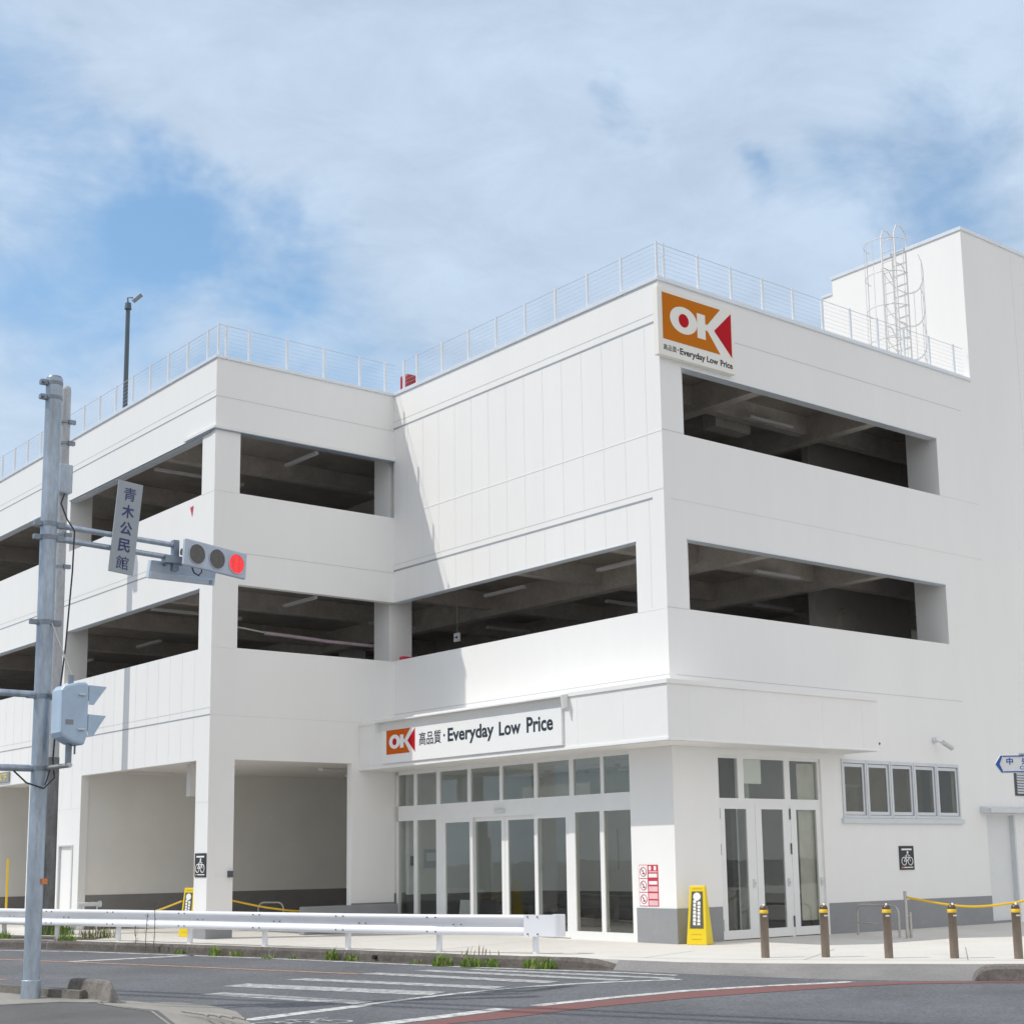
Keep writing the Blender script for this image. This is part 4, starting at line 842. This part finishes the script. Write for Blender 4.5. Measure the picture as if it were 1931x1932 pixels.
gpost = MB(); gpost.cyl((0,0,-0.02), (0,0,0.60), 0.055, n=16); gpost.cyl((0,0,0.60),(0,0,0.625),0.055,0.03,n=16); gpost.box(-0.11,-0.03,-0.05,0.05,0.40,0.58)
first = None
for x, y in GP:
    if first is None: first = gpost.build('post', 'guard_white', GR, org=(0,0,0)); o = first
    else: o = first.copy(); COL.objects.link(o); o.parent = GR
    o.location = Vector((x, y, 0)) - Vector(GR['_org'])
mb = MB()
for i in range(1, len(beam)-1):
    a = Vector((*beam[i],0)); t = (Vector((*beam[i+1],0))-Vector((*beam[i-1],0))).normalized(); s_ = t.cross(Vector((0,0,1)))
    for k in (-0.09, 0.09):
        for z in (0.615, 0.365): p = a+t*k+s_*0.098+Vector((0,0,z)); mb.cyl(p, p+s_*0.016, 0.013, n=8)
        p = a+t*(k*0.9+0.5)+s_*0.018+Vector((0,0,0.49)); mb.cyl(p, p+s_*0.016, 0.012, n=8)
for k in (-0.06, 0.13):
    for z in (0.63, 0.34): p = P0+t0*k+sd*0.112+Vector((0,0,z)); mb.cyl(p, p+sd*0.016, 0.013, n=8)
mb.build('bolt', 'dark_metal', GR)

# ------------------------------------------------------------------ traffic pole and its signals
PX, PY = -12.97, -1.65
t = thing('traffic_pole', 'tall galvanised steel traffic pole in the foreground at left', 'pole', (PX, PY, 0))
mb = MB(); mb.cyl((PX,PY,-0.05), (PX,PY,8.0), 0.101, 0.108, n=28); mb.build('shaft', 'galv', t)
mb = MB(); mb.cyl((PX,PY,0.0), (PX,PY,0.215), 0.119, n=28); mb.cyl((PX,PY,0.215),(PX,PY,0.225),0.119,0.106,n=28); mb.build('base_sleeve', 'galv', t)
mb = MB(); mb.cyl((PX,PY,8.0), (PX,PY,8.03), 0.107, 0.09, n=28); mb.build('cap', 'galv_dark', t)
for z in (7.93, 7.73):
    mb = MB(); mb.cyl((PX,PY,z-0.025), (PX,PY,z+0.025), 0.112, n=28); mb.box(PX-0.19,PX-0.10,PY-0.04,PY+0.04,z-0.03,z+0.03); mb.cyl((PX-0.165,PY-0.08,z),(PX-0.165,PY+0.06,z),0.022,n=8); mb.build('clamp', 'galv_dark', t)
for z in (7.40, 6.98, 6.54):
    mb = MB(); mb.cyl((PX,PY,z-0.008), (PX,PY,z+0.008), 0.1045, n=28); mb.build('strap', 'galv_dark', t)
for z in (6.02, 5.84, 4.72, 3.76, 2.84):
    mb = MB(); mb.cyl((PX,PY,z-0.03), (PX,PY,z+0.03), 0.113, n=28); mb.box(PX-0.20,PX-0.10,PY-0.035,PY+0.035,z-0.03,z+0.03); mb.box(PX+0.10,PX+0.20,PY-0.05,PY+0.05,z-0.035,z+0.035); mb.build('clamp', 'galv_dark', t)
for z, dz in ((6.02, -0.0), (5.84, -0.0)):
    mb = MB(); mb.cyl((PX+0.08,PY,z), (-11.15,PY,z+dz-0.06), 0.038, n=12); mb.build('signal_arm', 'galv', t)
for z in (3.78, 2.84):
    mb = MB(); mb.cyl((PX-0.05,PY,z), (PX-1.6,PY-0.02,z), 0.045, n=12); mb.build('side_arm', 'galv', t)
    mb = MB(); mb.cyl((PX+0.05,PY-0.05,z), (PX+0.20,PY-0.50,z+0.02), 0.032, n=10); mb.build('bracket_arm', 'steel', t)
mb = MB(); mb.tube([(PX+0.05,PY-0.1,4.70),(PX+0.22,PY-0.42,3.98)], 0.012, 6); mb.build('stay_rod', 'steel', t)
mb = MB(); mb.tube([(PX+0.17,PY-0.06,6.45),(PX+0.12,PY-0.08,6.3),(PX+0.20,PY-0.1,6.1),(PX+0.30,PY-0.12,5.95),(PX+0.29,PY-0.12,5.4),(PX+0.23,PY-0.13,4.4),(PX+0.14,PY-0.13,3.4),(PX+0.12,PY-0.13,2.95),(PX+0.14,PY-0.15,2.72),(PX,PY-0.17,2.58),(PX-0.2,PY-0.1,2.65),(PX-0.35,PY-0.05,2.80)], 0.011, 6)
mb.tube([(PX+0.1,PY-0.1,2.84),(PX+0.05,PY-0.14,2.70),(PX+0.02,PY-0.14,2.62)], 0.009, 6); mb.build('cable', 'cable_black', t)
mb = MB(); mb.box(PX+0.04,PX+0.115,PY-0.115,PY-0.092,1.39,1.46); mb.build('sticker', 'orange_mark', t)
# name sign
t = thing('name_sign', 'tilted grey plate with five vertical blue Japanese characters on the signal arm', 'sign', (-11.94, -1.72, 6.1))
TILT = Matrix.Translation((-11.94,-1.72,6.1)) @ Matrix.Rotation(R(5.0), 4, 'Y')
mb = MB(); mb.box(-0.175,0.175,-0.012,0.012,-0.635,0.635,0,TILT); mb.build('plate', 'sign_plate', t, bevel=0.004)
mb = MB(); oo = TILT @ Vector((0,-0.012,0)); Ut = (TILT.to_3x3() @ Vector((1,0,0))); Vt = (TILT.to_3x3() @ Vector((0,0,1)))
BOLD5 = (0.008, 0.03, 0.03, 0.025, 0.004)
for k, ch in enumerate('青木公民館'): put_text(mb, ch, oo, Ut, Vt, (-0.088,0.088,0.555-0.238*k-0.185,0.555-0.238*k), 0.003, BOLD5[k])
mb.build('lettering', 'ink_blue', t)
mb = MB()
for z in (6.0, 5.82): mb.box(-12.02,-11.86,-1.706,-1.60,z-0.05,z+0.05)
mb.build('bracket', 'galv_dark', t)
# vehicle signal
t = thing('traffic_light', 'flat horizontal traffic light showing red at the end of the arm', 'traffic light', (-10.62, -1.75, 5.64))
SG = Matrix.Translation((-10.62,-1.75,5.815)) @ Matrix.Rotation(R(13), 4, 'Z') @ Matrix.Rotation(R(2.6), 4, 'Y')
mb = MB(); mb.box(-0.56,0.56,-0.03,0.03,-0.19,0.19,0,SG); mb.build('housing', 'signal_face', t, bevel=0.02)
for k, mm in ((-0.345,'lens_off'),(0.01,'lens_off'),(0.365,'lens_red')):
    mb = MB(); mb.cyl(SG @ Vector((k,-0.031,0)), SG @ Vector((k,-0.040,0)), 0.140, 0.132, n=36); mb.build('lens', mm, t)
    mb = MB(); mb.tube([SG @ Vector((k+0.143*math.cos(2*math.pi*i/36),-0.034,0.143*math.sin(2*math.pi*i/36))) for i in range(36)], 0.008, 6, 0, True); mb.build('rim', 'signal_face', t)
mb = MB(); mb.box(-11.35,-11.05,-1.72,-1.58,5.70,5.80); mb.box(-11.22,-11.14,-1.70,-1.60,5.60,6.03); mb.cyl((-11.13,-1.75,5.86),(-11.05,-1.75,5.86),0.05,n=10); mb.build('bracket', 'galv_dark', t)
mb = MB(); mb.tube([(-10.98,-1.77,5.66),(-10.95,-1.78,5.58),(-10.88,-1.78,5.55),(-10.83,-1.77,5.61),(-10.83,-1.76,5.65)], 0.011, 6); mb.build('cable', 'cable_black', t)
mat('signal_pale', (0.60, 0.68, 0.77), 0.5, var=0.06, scale=6)
t = thing('traffic_light', 'pale blue back of a second signal box slung under the arm', 'traffic light', (-10.9, -1.35, 5.5))
S2 = Matrix.Translation((-10.96,-1.42,5.64)) @ Matrix.Rotation(R(16), 4, 'X')
mb = MB(); mb.box(-0.50,0.50,-0.05,0.05,-0.13,0.13,0,S2); mb.box(-0.49,0.49,-0.075,-0.05,-0.125,-0.03,0,S2); mb.build('housing', 'signal_pale', t, bevel=0.02)
mb = MB(); mb.box(0.40,0.44,-0.085,-0.075,-0.11,-0.05,0,S2); mb.build('latch', 'galv', t)
mb = MB(); mb.cyl((-11.3,-1.62,5.77), (-11.25,-1.45,5.70), 0.03, n=8); mb.build('bracket', 'galv_dark', t)
# pedestrian signal
t = thing('pedestrian_signal', 'pale blue pedestrian signal box seen from the side on the pole', 'traffic light', (-12.78, -2.1, 3.15))
mb = MB()
out = [(-12.93,3.20),(-12.80,3.13),(-12.655,3.10),(-12.635,3.13),(-12.60,3.25),(-12.60,3.86),(-12.63,3.91),(-12.75,3.90),(-12.92,3.85),(-12.965,3.79),(-12.965,3.26)]
mb.prism([(x,-2.27,z) for x, z in out], (0,0.34,0)); mb.build('housing', 'signal_body', t, bevel=0.05)
for za, zb in ((3.86,3.62),(3.49,3.22)):
    mb = MB(); ring = []
    for s_ in (0, 1):
        pts = [(-12.60,-2.25+0.0,zb), (-12.60,-2.25,za), (-12.60,-1.95,za), (-12.60,-1.95,zb)]
        outp = [(-12.535,-2.25,zb), (-12.37,-2.25,za-0.012), (-12.37,-1.95,za-0.012), (-12.535,-1.95,zb)]
    vs = pts+outp; mb._add(vs, [(0,1,5,4),(1,2,6,5),(2,3,7,6)], 0); o = mb.build('visor', 'signal_body', t, recalc=False); sm = o.modifiers.new('solid','SOLIDIFY'); sm.thickness = 0.012
    mb = MB(); mb.box(-12.602,-12.594,-2.22,-1.98,zb+0.01,za-0.02); mb.build('lens', 'lens_off', t)
mb = MB(); mb.box(-12.90,-12.80,-2.275,-2.271,3.36,3.42); mb.build('name_plate', 'dado', t)
for z in (3.74, 3.30):
    mb = MB(); mb.cyl((-12.74,-2.285,z), (-12.66,-2.285,z), 0.014, n=8); mb.build('latch', 'alu_frame', t)
mb = MB(); mb.cyl((-12.78,-2.1,3.88), (-12.78,-2.1,4.0), 0.035, n=10); mb.cyl((-12.78,-2.1,2.84), (-12.78,-2.1,3.12), 0.04, n=10); mb.cyl((-12.70,-2.1,3.12),(-12.70,-2.1,3.0),0.012,n=6); mb.build('bracket', 'galv_dark', t)
# rear pole
QX, QY = -6.38, 14.69
t = thing('utility_pole', 'slimmer grey pole standing behind the guard rail and the front pole', 'pole', (QX, QY, 0))
mb = MB(); mb.cyl((QX,QY,-0.05), (QX,QY,4.2), 0.186, 0.172, n=24); mb.build('lower_shaft', 'pole_dark', t)
mb = MB(); mb.cyl((QX,QY,4.2), (QX,QY,13.45), 0.160, 0.128, n=24); mb.lathe([(0.128,13.45),(0.112,13.52),(0.07,13.56),(0.005,13.57)], (QX,QY,0), 24); mb.build('upper_shaft', 'pole_grey', t)
mb = MB(); mb.box(QX-0.235,QX-0.20,QY-0.16,QY-0.02,0.2,2.25); mb.build('guard_plate', 'sign_white', t)
mb = MB(); mb.box(QX-0.20,QX+0.13,QY-0.34,QY-0.10,10.72,11.45); mb.build('junction_box', 'galv', t, bevel=0.03)
for z in (12.6, 12.05, 8.9, 9.7):
    mb = MB(); mb.cyl((QX,QY,z-0.03), (QX,QY,z+0.03), 0.16, n=20); mb.box(QX+0.05,QX+0.22,QY-0.18,QY-0.08,z-0.05,z+0.05); mb.build('clamp', 'galv_dark', t)
# cables over the road (above the frame; their shadows cross the asphalt)
for k, lb in ((0, 'black overhead cable above the road, the lower of two'), (1, 'black overhead cable above the road, the upper of two')):
    mb = MB(); mb.cyl((-29.6-0.75*k, 28.8, 14+0.5*k), (-8.1-0.75*k, -25.0, 14+0.5*k), 0.075, n=8); tag(mb.build('overhead_cable', 'cable_black', org=(-18,0,14+0.5*k)), lb, 'cable', 'overhead cables')
# kerb end block at near corner
mb = MB()
bt = [(-12.62,-1.55),(-12.42,-1.55),(-12.22,-2.0),(-12.16,-2.6),(-12.32,-3.0),(-12.48,-2.75),(-12.52,-2.1)]
tp = [(-12.54,-1.80),(-12.44,-1.80),(-12.33,-2.05),(-12.29,-2.45),(-12.36,-2.62),(-12.43,-2.50),(-12.46,-2.08)]
n = len(bt); vs = [(x,y,-0.14) for x,y in bt]+[(x,y,0.225) for x,y in tp]
mb._add(vs, [(i,(i+1)%n,n+(i+1)%n,n+i) for i in range(n)]+[tuple(range(n,2*n)), tuple(reversed(range(n)))], 0)
tag(mb.build('kerb_block', 'kerb_mid', org=(-12.4,-2.2,0), bevel=0.035), 'raised weathered concrete block at the near kerb end beside the pole', 'kerb block')
# kerb block at right
mb = MB(); path = [(-1.86,-7.62),(-1.70,-7.80),(-1.35,-8.20),(0.5,-10.35),(4.0,-14.25),(9,-19.4)]
P = [Vector((x, y, 0)) for x, y in path]; fine = []
for i_, (a_, b_) in enumerate(zip(P, P[1:])): fine += [a_.lerp(b_, k/8) for k in range(8)]
fine.append(P[-1]); d_ = 0; vs = []; K = len(fine)
for i_, p in enumerate(fine):
    if i_: d_ += (p-fine[i_-1]).length
    tt = (fine[min(i_+1,K-1)]-fine[max(i_-1,0)]).normalized(); sd_ = Vector((-tt.y, tt.x, 0))
    top = -0.15+0.225*math.sqrt(max(0.0, 1-max(0.0, 1-d_/0.32)**2))
    for q, h in ((0.0,-0.16),(0.0,top-0.06),(0.02,top-0.018),(0.06,top),(0.16,top),(0.20,top-0.02),(0.20,-0.16)): vs.append(p+sd_*q+Vector((0,0,max(h,-0.16))))
n = 7; mb._add(vs, [(i_*n+j, i_*n+(j+1) % n, (i_+1)*n+(j+1) % n, (i_+1)*n+j) for i_ in range(K-1) for j in range(n)]+[tuple(range(n))], 0, False)
structure(mb.build('kerb', 'kerb_mid'))

# ------------------------------------------------------------------ bollards
bp0 = MB(); bp0.lathe([(0.067,-0.02),(0.067,0.70),(0.069,0.70)], n=24)
labels = ['first brown bollard from the left, in front of the glass side doors', 'second brown bollard from the left, between the side doors and the bike rack',
          'third brown bollard from the left, in front of the curved bike rack', 'fourth brown bollard, standing under the sagging yellow rope', 'rightmost brown bollard at the photo edge by the staff door']
BL = [(-1.74,-3.70),(-1.05,-4.36),(-0.60,-5.25),(0.0,-6.04),(0.52,-6.83)]
root = thing('bollard', labels[0], 'bollard', (*BL[0], 0), 'brown bollards along the pavement edge')
ZERO = (0,0,0)
b_ = bp0.build('post', 'bollard_brown', root, org=ZERO)
mb = MB(); mb.lathe([(0.071,0.70),(0.071,0.755),(0.069,0.755)], n=24); mb.build('reflective_band', 'yellow', root, org=ZERO)
mb = MB(); mb.lathe([(0.066,0.755),(0.066,0.775),(0.058,0.80),(0.040,0.822),(0.012,0.832)], n=24); mb.build('cap', 'bollard_cap', root, org=ZERO)
mb = MB(); mb.box(-0.03,0.03,-0.0735,-0.066,0.645,0.668,0,Matrix.Rotation(R(-35),4,'Z')); mb.build('label_plate', 'reflector', root, org=ZERO)
mb = MB(); mb.lathe([(0.020,0.815),(0.016,0.845),(0.004,0.85)], (-0.02,-0.02,0), n=12); mb.build('stud', 'reflector', root, org=ZERO)
for i, (x, y) in enumerate(BL):
    o = root if i == 0 else dup(root)
    o.location = (x, y, 0); o['label'] = labels[i]; o.rotation_euler = (0, 0, R(0 if i == 0 else [12,-8,20,5][i-1])); 
# ------------------------------------------------------------------ yellow floor signs
def floor_sign(label, loc, rot):
    t = thing('floor_sign', label, 'floor sign', loc, 'yellow standing floor signs'); t.rotation_euler = (0,0,rot)
    M = Matrix.Identity(4)
    # front faces -x locally; tapered body
    mb = MB(); w0, w1, d0, d1, h = 0.20, 0.155, 0.18, 0.035, 1.08
    vs = [(-d0,-w0,0),(d0,-w0,0),(d0,w0,0),(-d0,w0,0),(-d1-0.02,-w1,h),(d1-0.02,-w1,h),(d1-0.02,w1,h),(-d1-0.02,w1,h)]
    mb._add(vs, [(0,1,2,3),(4,7,6,5),(0,4,5,1),(1,5,6,2),(2,6,7,3),(3,7,4,0)], 0); mb.build('body', 'yellow_plastic', t, org=ZERO, bevel=0.012)
    sl = Vector((d0-d1-0.02, 0, h)); Vv = sl.normalized(); Uu = Vector((0,-1,0)); og = Vector((-d0,0,0)); L_ = sl.length
    mb = MB(); flat(mb, [(-0.135,0.30),(0.135,0.30),(0.108,0.98),(-0.108,0.98)], og, Uu, Vv, 0.001, 0.006); mb.build('panel', 'panel_olive', t, org=ZERO)
    mb = MB(); flat(mb, ell(0,0.885,0.075,0.075,24), og, Uu, Vv, 0.006, 0.009)
    rnd = random.Random(5)
    for c in (-0.042, 0.042):
        z = 0.36
        while z < 0.77:
            hh = rnd.uniform(0.045,0.062); k = rnd.choice((0.0,0.008)); flat(mb, [(c-0.03+k,z),(c+0.03,z),(c+0.03-k,z+hh*0.4),(c+0.026,z+hh),(c-0.026,z+hh),(c-0.03,z+hh*0.5)], og, Uu, Vv, 0.006, 0.009); z += hh+0.012
    mb.build('pictogram', 'sign_white', t, org=ZERO)
    mb = MB()
    for k in range(2): flat(mb, [(-0.10,0.10+0.09*k),(0.10,0.10+0.09*k),(0.10,0.112+0.09*k),(-0.10,0.112+0.09*k)], og, Uu, Vv, 0.001, 0.006)
    flat(mb, [(-0.09,1.03),(0.09,1.03),(0.09,1.045),(-0.09,1.045)], og, Uu, Vv, 0.001, 0.006); mb.build('rib', 'yellow', t, org=ZERO)
floor_sign('yellow standing floor sign beside the entrance pier at the store corner', (0.22,-0.36,0), R(22))
floor_sign('yellow standing floor sign half hidden behind the porch corner pillar', (-4.55,10.85,0), R(20))
# ------------------------------------------------------------------ cycle racks, rope post and ropes
def rack(label, a, b, h=0.60, r=0.024):
    a, b = Vector((*a,0)), Vector((*b,0)); t = thing('cycle_rack', label, 'bike rack', a, 'curved bicycle racks'); d = (b-a); Lh = d.length; d.normalize()
    pts = [a+Vector((0,0,-0.02)), a+Vector((0,0,h-0.16))]
    for k in range(1, 7): q = math.pi/2*k/6; pts.append(a+d*(0.16*(1-math.cos(q)))+Vector((0,0,h-0.16+0.16*math.sin(q))))
    for k in range(0, 7): q = math.pi/2*k/6; pts.append(b-d*(0.16*(1-math.sin(q)))+Vector((0,0,h-0.16+0.16*math.cos(q))))
    pts.append(b+Vector((0,0,-0.02)))
    mb = MB(); mb.tube(pts, r, 10); mb.build('hoop', 'steel', t)
    mb = MB(); mb.cyl(a+d*0.02+Vector((0,0,0.24)), b-d*0.02+Vector((0,0,0.24)), r*0.7, n=8); mb.build('crossbar', 'steel', t)
rack('curved steel bicycle rack on the shaded pavement between bollards', (4.64,-0.54), (4.24,-1.86), 0.60)
rack('steel bicycle rack in the porch seen above the guard rail', (-1.30,13.6), (-0.95,12.95), 0.62)
t = thing('rope_post', 'thin steel post holding the end of the yellow rope', 'post', (4.12,-2.13,0))
mb = MB(); mb.cyl((4.12,-2.13,0), (4.12,-2.13,0.90), 0.032, n=12); mb.build('shaft', 'steel', t)
mb = MB(); mb.cyl((4.35,-2.05,0), (4.35,-2.05,0.48), 0.03, n=12); mb.cyl((4.12,-2.13,0.42),(4.35,-2.05,0.42),0.014,n=8); mb.build('brace', 'steel', t)
def rope(label, pts, r=0.016):
    P = [Vector(p) for p in pts]; out = []
    for i in range(len(P)-1):
        a, b, c, d = P[max(i-1,0)], P[i], P[i+1], P[min(i+2,len(P)-1)]
        for k in range(6):
            s = k/6; out.append(0.5*((2*b)+(c-a)*s+(2*a-5*b+4*c-d)*s*s+(3*b-a-3*c+d)*s**3))
    out.append(P[-1]); mb = MB(); mb.tube(out, r, 8); tag(mb.build('barrier_rope', 'yellow', org=P[0]), label, 'rope', 'yellow barrier ropes')
rope('yellow rope sagging behind the bollards at the right edge', [(4.13,-2.16,0.78),(4.53,-2.77,0.64),(4.91,-3.27,0.60),(5.39,-3.92,0.70),(5.8,-4.5,0.86)], 0.022)
rope('yellow rope across the wing opening left of the porch corner pillar', [(-4.2,17.9,0.80),(-4.3,16.47,0.48),(-4.4,14.6,0.38),(-4.5,12.95,0.50),(-4.6,11.2,0.78)], 0.022)
rope('yellow rope across the porch opening right of the corner pillar', [(-4.25,9.9,0.84),(-3.41,9.9,0.66),(-2.87,9.9,0.57),(-2.28,9.9,0.51),(-1.6,9.9,0.56)], 0.02)
mb = MB(); mb.cyl((-5.45,19.9,0), (-5.45,19.9,1.82), 0.03, n=10)
tag(mb.build('yellow_post', 'yellow', org=(-5.45,19.9,0)), 'thin yellow upright post at the left edge before the porch', 'post')
t = thing('barrier_bar', 'short white bar on feet behind the guard rail near the pole', 'barrier', (-5.5,14.0,0))
mb = MB(); mb.cyl((-5.9,14.0,0.70), (-5.38,14.0,0.70), 0.05, n=12); mb.cyl((-5.38,14.0,0.70),(-5.33,14.0,0.70),0.075,n=14); mb.build('bar', 'alu_frame', t)
mb = MB(); mb.cyl((-5.8,14.0,0), (-5.8,14.0,0.70), 0.02, n=8); mb.cyl((-5.42,14.0,0), (-5.42,14.0,0.70), 0.02, n=8); mb.build('leg', 'alu_frame', t)
# blue street name arrow at right
t = thing('street_name_arrow', 'white street name arrow with blue border at the right edge', 'sign', (-0.1,-7.8,2.92))
A = Vector((-0.62,-7.38,2.92)); U = Vector((math.cos(YAW),-math.sin(YAW),0)); V = Vector((0,0,1)); o = A
mb = MB(); flat(mb, [(0,0),(0.09,-0.135),(1.3,-0.135),(1.3,0.135),(0.09,0.135)], o, U, V, -0.02, 0.0); mb.build('board', 'sign_white', t, bevel=0.004)
mb = MB(); flat(mb, [(0.012,0),(0.095,-0.125),(0.125,-0.125),(0.072,0),(0.125,0.125),(0.095,0.125)], o, U, V, 0.001, 0.003)
flat(mb, [(0.126,0.108),(1.28,0.108),(1.28,0.125),(0.126,0.125)], o, U, V, 0.001, 0.003); flat(mb, [(0.126,-0.125),(1.28,-0.125),(1.28,-0.108),(0.126,-0.108)], o, U, V, 0.001, 0.003); mb.build('border', 'guide_blue', t)
mb = MB(); put_text(mb, '中', o, U, V, (0.175,0.275,-0.012,0.095), 0.002, 0.03); put_text(mb, '央', o, U, V, (0.40,0.505,-0.012,0.095), 0.002, 0.03); put_text(mb, 'Chuo', o, U, V, (0.37,0.56,-0.085,-0.03), 0.002, 0.02); mb.build('lettering', 'guide_blue', t)
mb = MB(); p = A+U*0.95-Vector((0,0,0)); q = p+U.cross(V)*-0.07; mb.cyl((q.x,q.y,-0.1), (q.x,q.y,4.0), 0.04, n=14); mb.cyl((q.x,q.y,3.0),tuple(p+Vector((0,0,0.08))-U.cross(V)*0.02),0.02,n=8); r_ = A+U*0.42; mb.box(r_.x-0.05,r_.x+0.05,r_.y-0.02,r_.y+0.03,3.055,3.075); mb.build('pole', 'galv', t)

# ------------------------------------------------------------------ weeds
def weed(label, x, y, z, h, r, nb, mats, name='weed_clump', seed=0, tall=False, cat='plant', group='weeds along the kerb'):
    rnd = random.Random(seed*7+3); mb = MB()
    for k in range(nb):
        a = rnd.uniform(0, 6.283); rr = r*math.sqrt(rnd.random()); bx, by = rr*math.cos(a)*0.7, rr*math.sin(a); hh = 1.12*h*rnd.uniform(0.3, 1.0)*(1-0.35*rr/r); ln = rnd.uniform(0.1, 0.6)*hh; b = rnd.uniform(0, 6.283); w = rnd.uniform(0.006, 0.015)
        sd = Vector((-math.sin(b), math.cos(b), 0))*w; p0 = Vector((bx, by, 0)); p1 = p0+Vector((math.cos(b)*ln*0.35, math.sin(b)*ln*0.35, hh*0.6)); p2 = p0+Vector((math.cos(b)*ln, math.sin(b)*ln, hh))
        mb._add([p0-sd, p0+sd, p1+sd*0.9, p1-sd*0.9, p2], [(0,1,2,3),(3,2,4)], 0 if rnd.random() < 0.62 else (1 if rnd.random() < 0.8 else 2))
    o = mb.build(name, mats, org=ZERO, recalc=False); o.location = (x, y, z); o['_org'] = [x,y,z]; return tag(o, label, cat, group)
G = ['grass_a', 'grass_b', 'grass_dry']
wl = [(-7.75,13.9,0.42,0.36,300,'yellow green weed clump at the left edge below the guard rail'), (-7.24,11.35,0.42,0.30,300,'bushy green weed clump right of the front pole below the guard rail'),
      (-7.46,11.95,0.16,0.16,70,'small green tuft close to the right side of the front pole'), (-6.86,9.75,0.22,0.15,100,'weed tuft at the foot of a guard rail post, left of the tall stalks'),
      (-6.62,8.9,0.13,0.20,70,'low sparse weeds just left of the tall dry stalks'), (-6.42,7.5,0.12,0.2,60,'low sparse weeds just right of the tall dry stalks'), (-6.30,6.32,0.24,0.16,110,'upright grass tuft in front of the porch corner pillar'),
      (-6.1,5.86,0.14,0.18,60,'small weeds right of the upright tuft below the porch pillar'), (-5.48,3.38,0.26,0.13,110,'tall thin grass tuft beside the guard rail post before the drain hole'), (-5.30,3.0,0.14,0.18,70,'low grass left of the round drain hole'),
      (-5.0,0.62,0.24,0.22,150,'green grass tuft at the second guard rail post from its right end'), (-4.83,0.05,0.22,0.22,150,'middle grass tuft between the last two guard rail posts'), (-4.62,-0.25,0.20,0.16,90,'short grass tuft nearer the last guard rail post'), (-4.28,-1.08,0.22,0.34,230,'widest bright grass tuft under the guard rail end')]
wl += [(-6.02,4.75,0.10,0.20,45,'thin weeds at the kerb foot between the porch pillar tuft and the drain hole'), (-5.75,4.3,0.08,0.10,25,'tiny weed tuft left of the thin grass beside the drain hole'), (-4.95,1.45,0.09,0.16,30,'tiny weeds right of the drain hole before the brighter tufts'), (-7.05,10.5,0.10,0.14,40,'tiny weeds at the kerb foot right of the bushiest clump')]
for i, (x, y, h, r, nb, lb) in enumerate(wl): weed(lb, x, y, ROAD, h, r, nb, G, seed=i)
def stalk(label, x, y, z, h, seed):
    rnd = random.Random(seed); mb = MB(); pts = [Vector((0,0,0))]
    for k in range(6): pts.append(pts[-1]+Vector((rnd.uniform(-.02,.02), rnd.uniform(-.02,.02), h/6)))
    mb.tube(pts, 0.007, 5, 0)
    for k in range(46):
        t_ = rnd.uniform(0.15, 1.0); p = pts[0].lerp(pts[-1], t_); a = rnd.uniform(0, 6.28); l = rnd.uniform(0.03, 0.09); d = Vector((math.cos(a), math.sin(a), rnd.uniform(-.3, .7)))*l; s = Vector((-math.sin(a), math.cos(a), 0))*0.010
        mb._add([p, p+d*0.5+s, p+d, p+d*0.5-s], [(0,1,2,3)], 1 if t_ < 0.5 else 0)
    o = mb.build('weed_stalk', ['stalk', 'grass_b'], org=ZERO, recalc=False); o.location = (x, y, z); o['_org'] = [x,y,z]; tag(o, label, 'plant', 'tall dry weeds before the guard rail')
stalk('tallest dry weed stalk in front of the guard rail', -6.74, 8.05, ROAD, 1.0, 1); stalk('dry weed stalk just left of the tallest one', -6.82, 8.3, ROAD, 0.78, 2); stalk('short dry weed stalk standing apart at left of the tall pair', -6.72, 8.95, ROAD, 0.52, 3)
weed('thin dry grass with pinkish heads behind the guard rail near the pole', -6.2, 12.1, 0.0, 0.34, 0.55, 120, ['grass_dry','grass_b','stalk'], 'dry_grass', 40, group='dry grass behind the guard rail')
weed('low dark shrub behind the guard rail at the foot of the utility pole', -6.2, 14.6, 0.0, 0.5, 0.6, 260, ['grass_b','grass_b','grass_a'], 'low_shrub', 41, group='dry grass behind the guard rail')
weed('sparse seed heads rising behind the kerb near the guard rail end', -4.45, 0.3, 0.0, 0.24, 0.5, 18, ['grass_dry','grass_dry','grass_dry'], 'dry_grass', 42, group='dry grass behind the guard rail')
mb = MB()   # planting strip soil behind the rail at left
mb._add([(x, y, 0.004) for x, y in [(-10.2,21.5),(-9.2,21.5),(-7.0,15.2),(-6.0,12.0),(-6.6,11.4),(-7.2,12.0),(-7.9,13.9)]], [tuple(range(7))], 0); o = mb.build('soil_strip', 'kerb_old', recalc=False)
if o.data.polygons[0].normal.z < 0: o.data.flip_normals()
structure(o)
for o in bpy.data.objects:
    if '_org' in o: del o['_org']
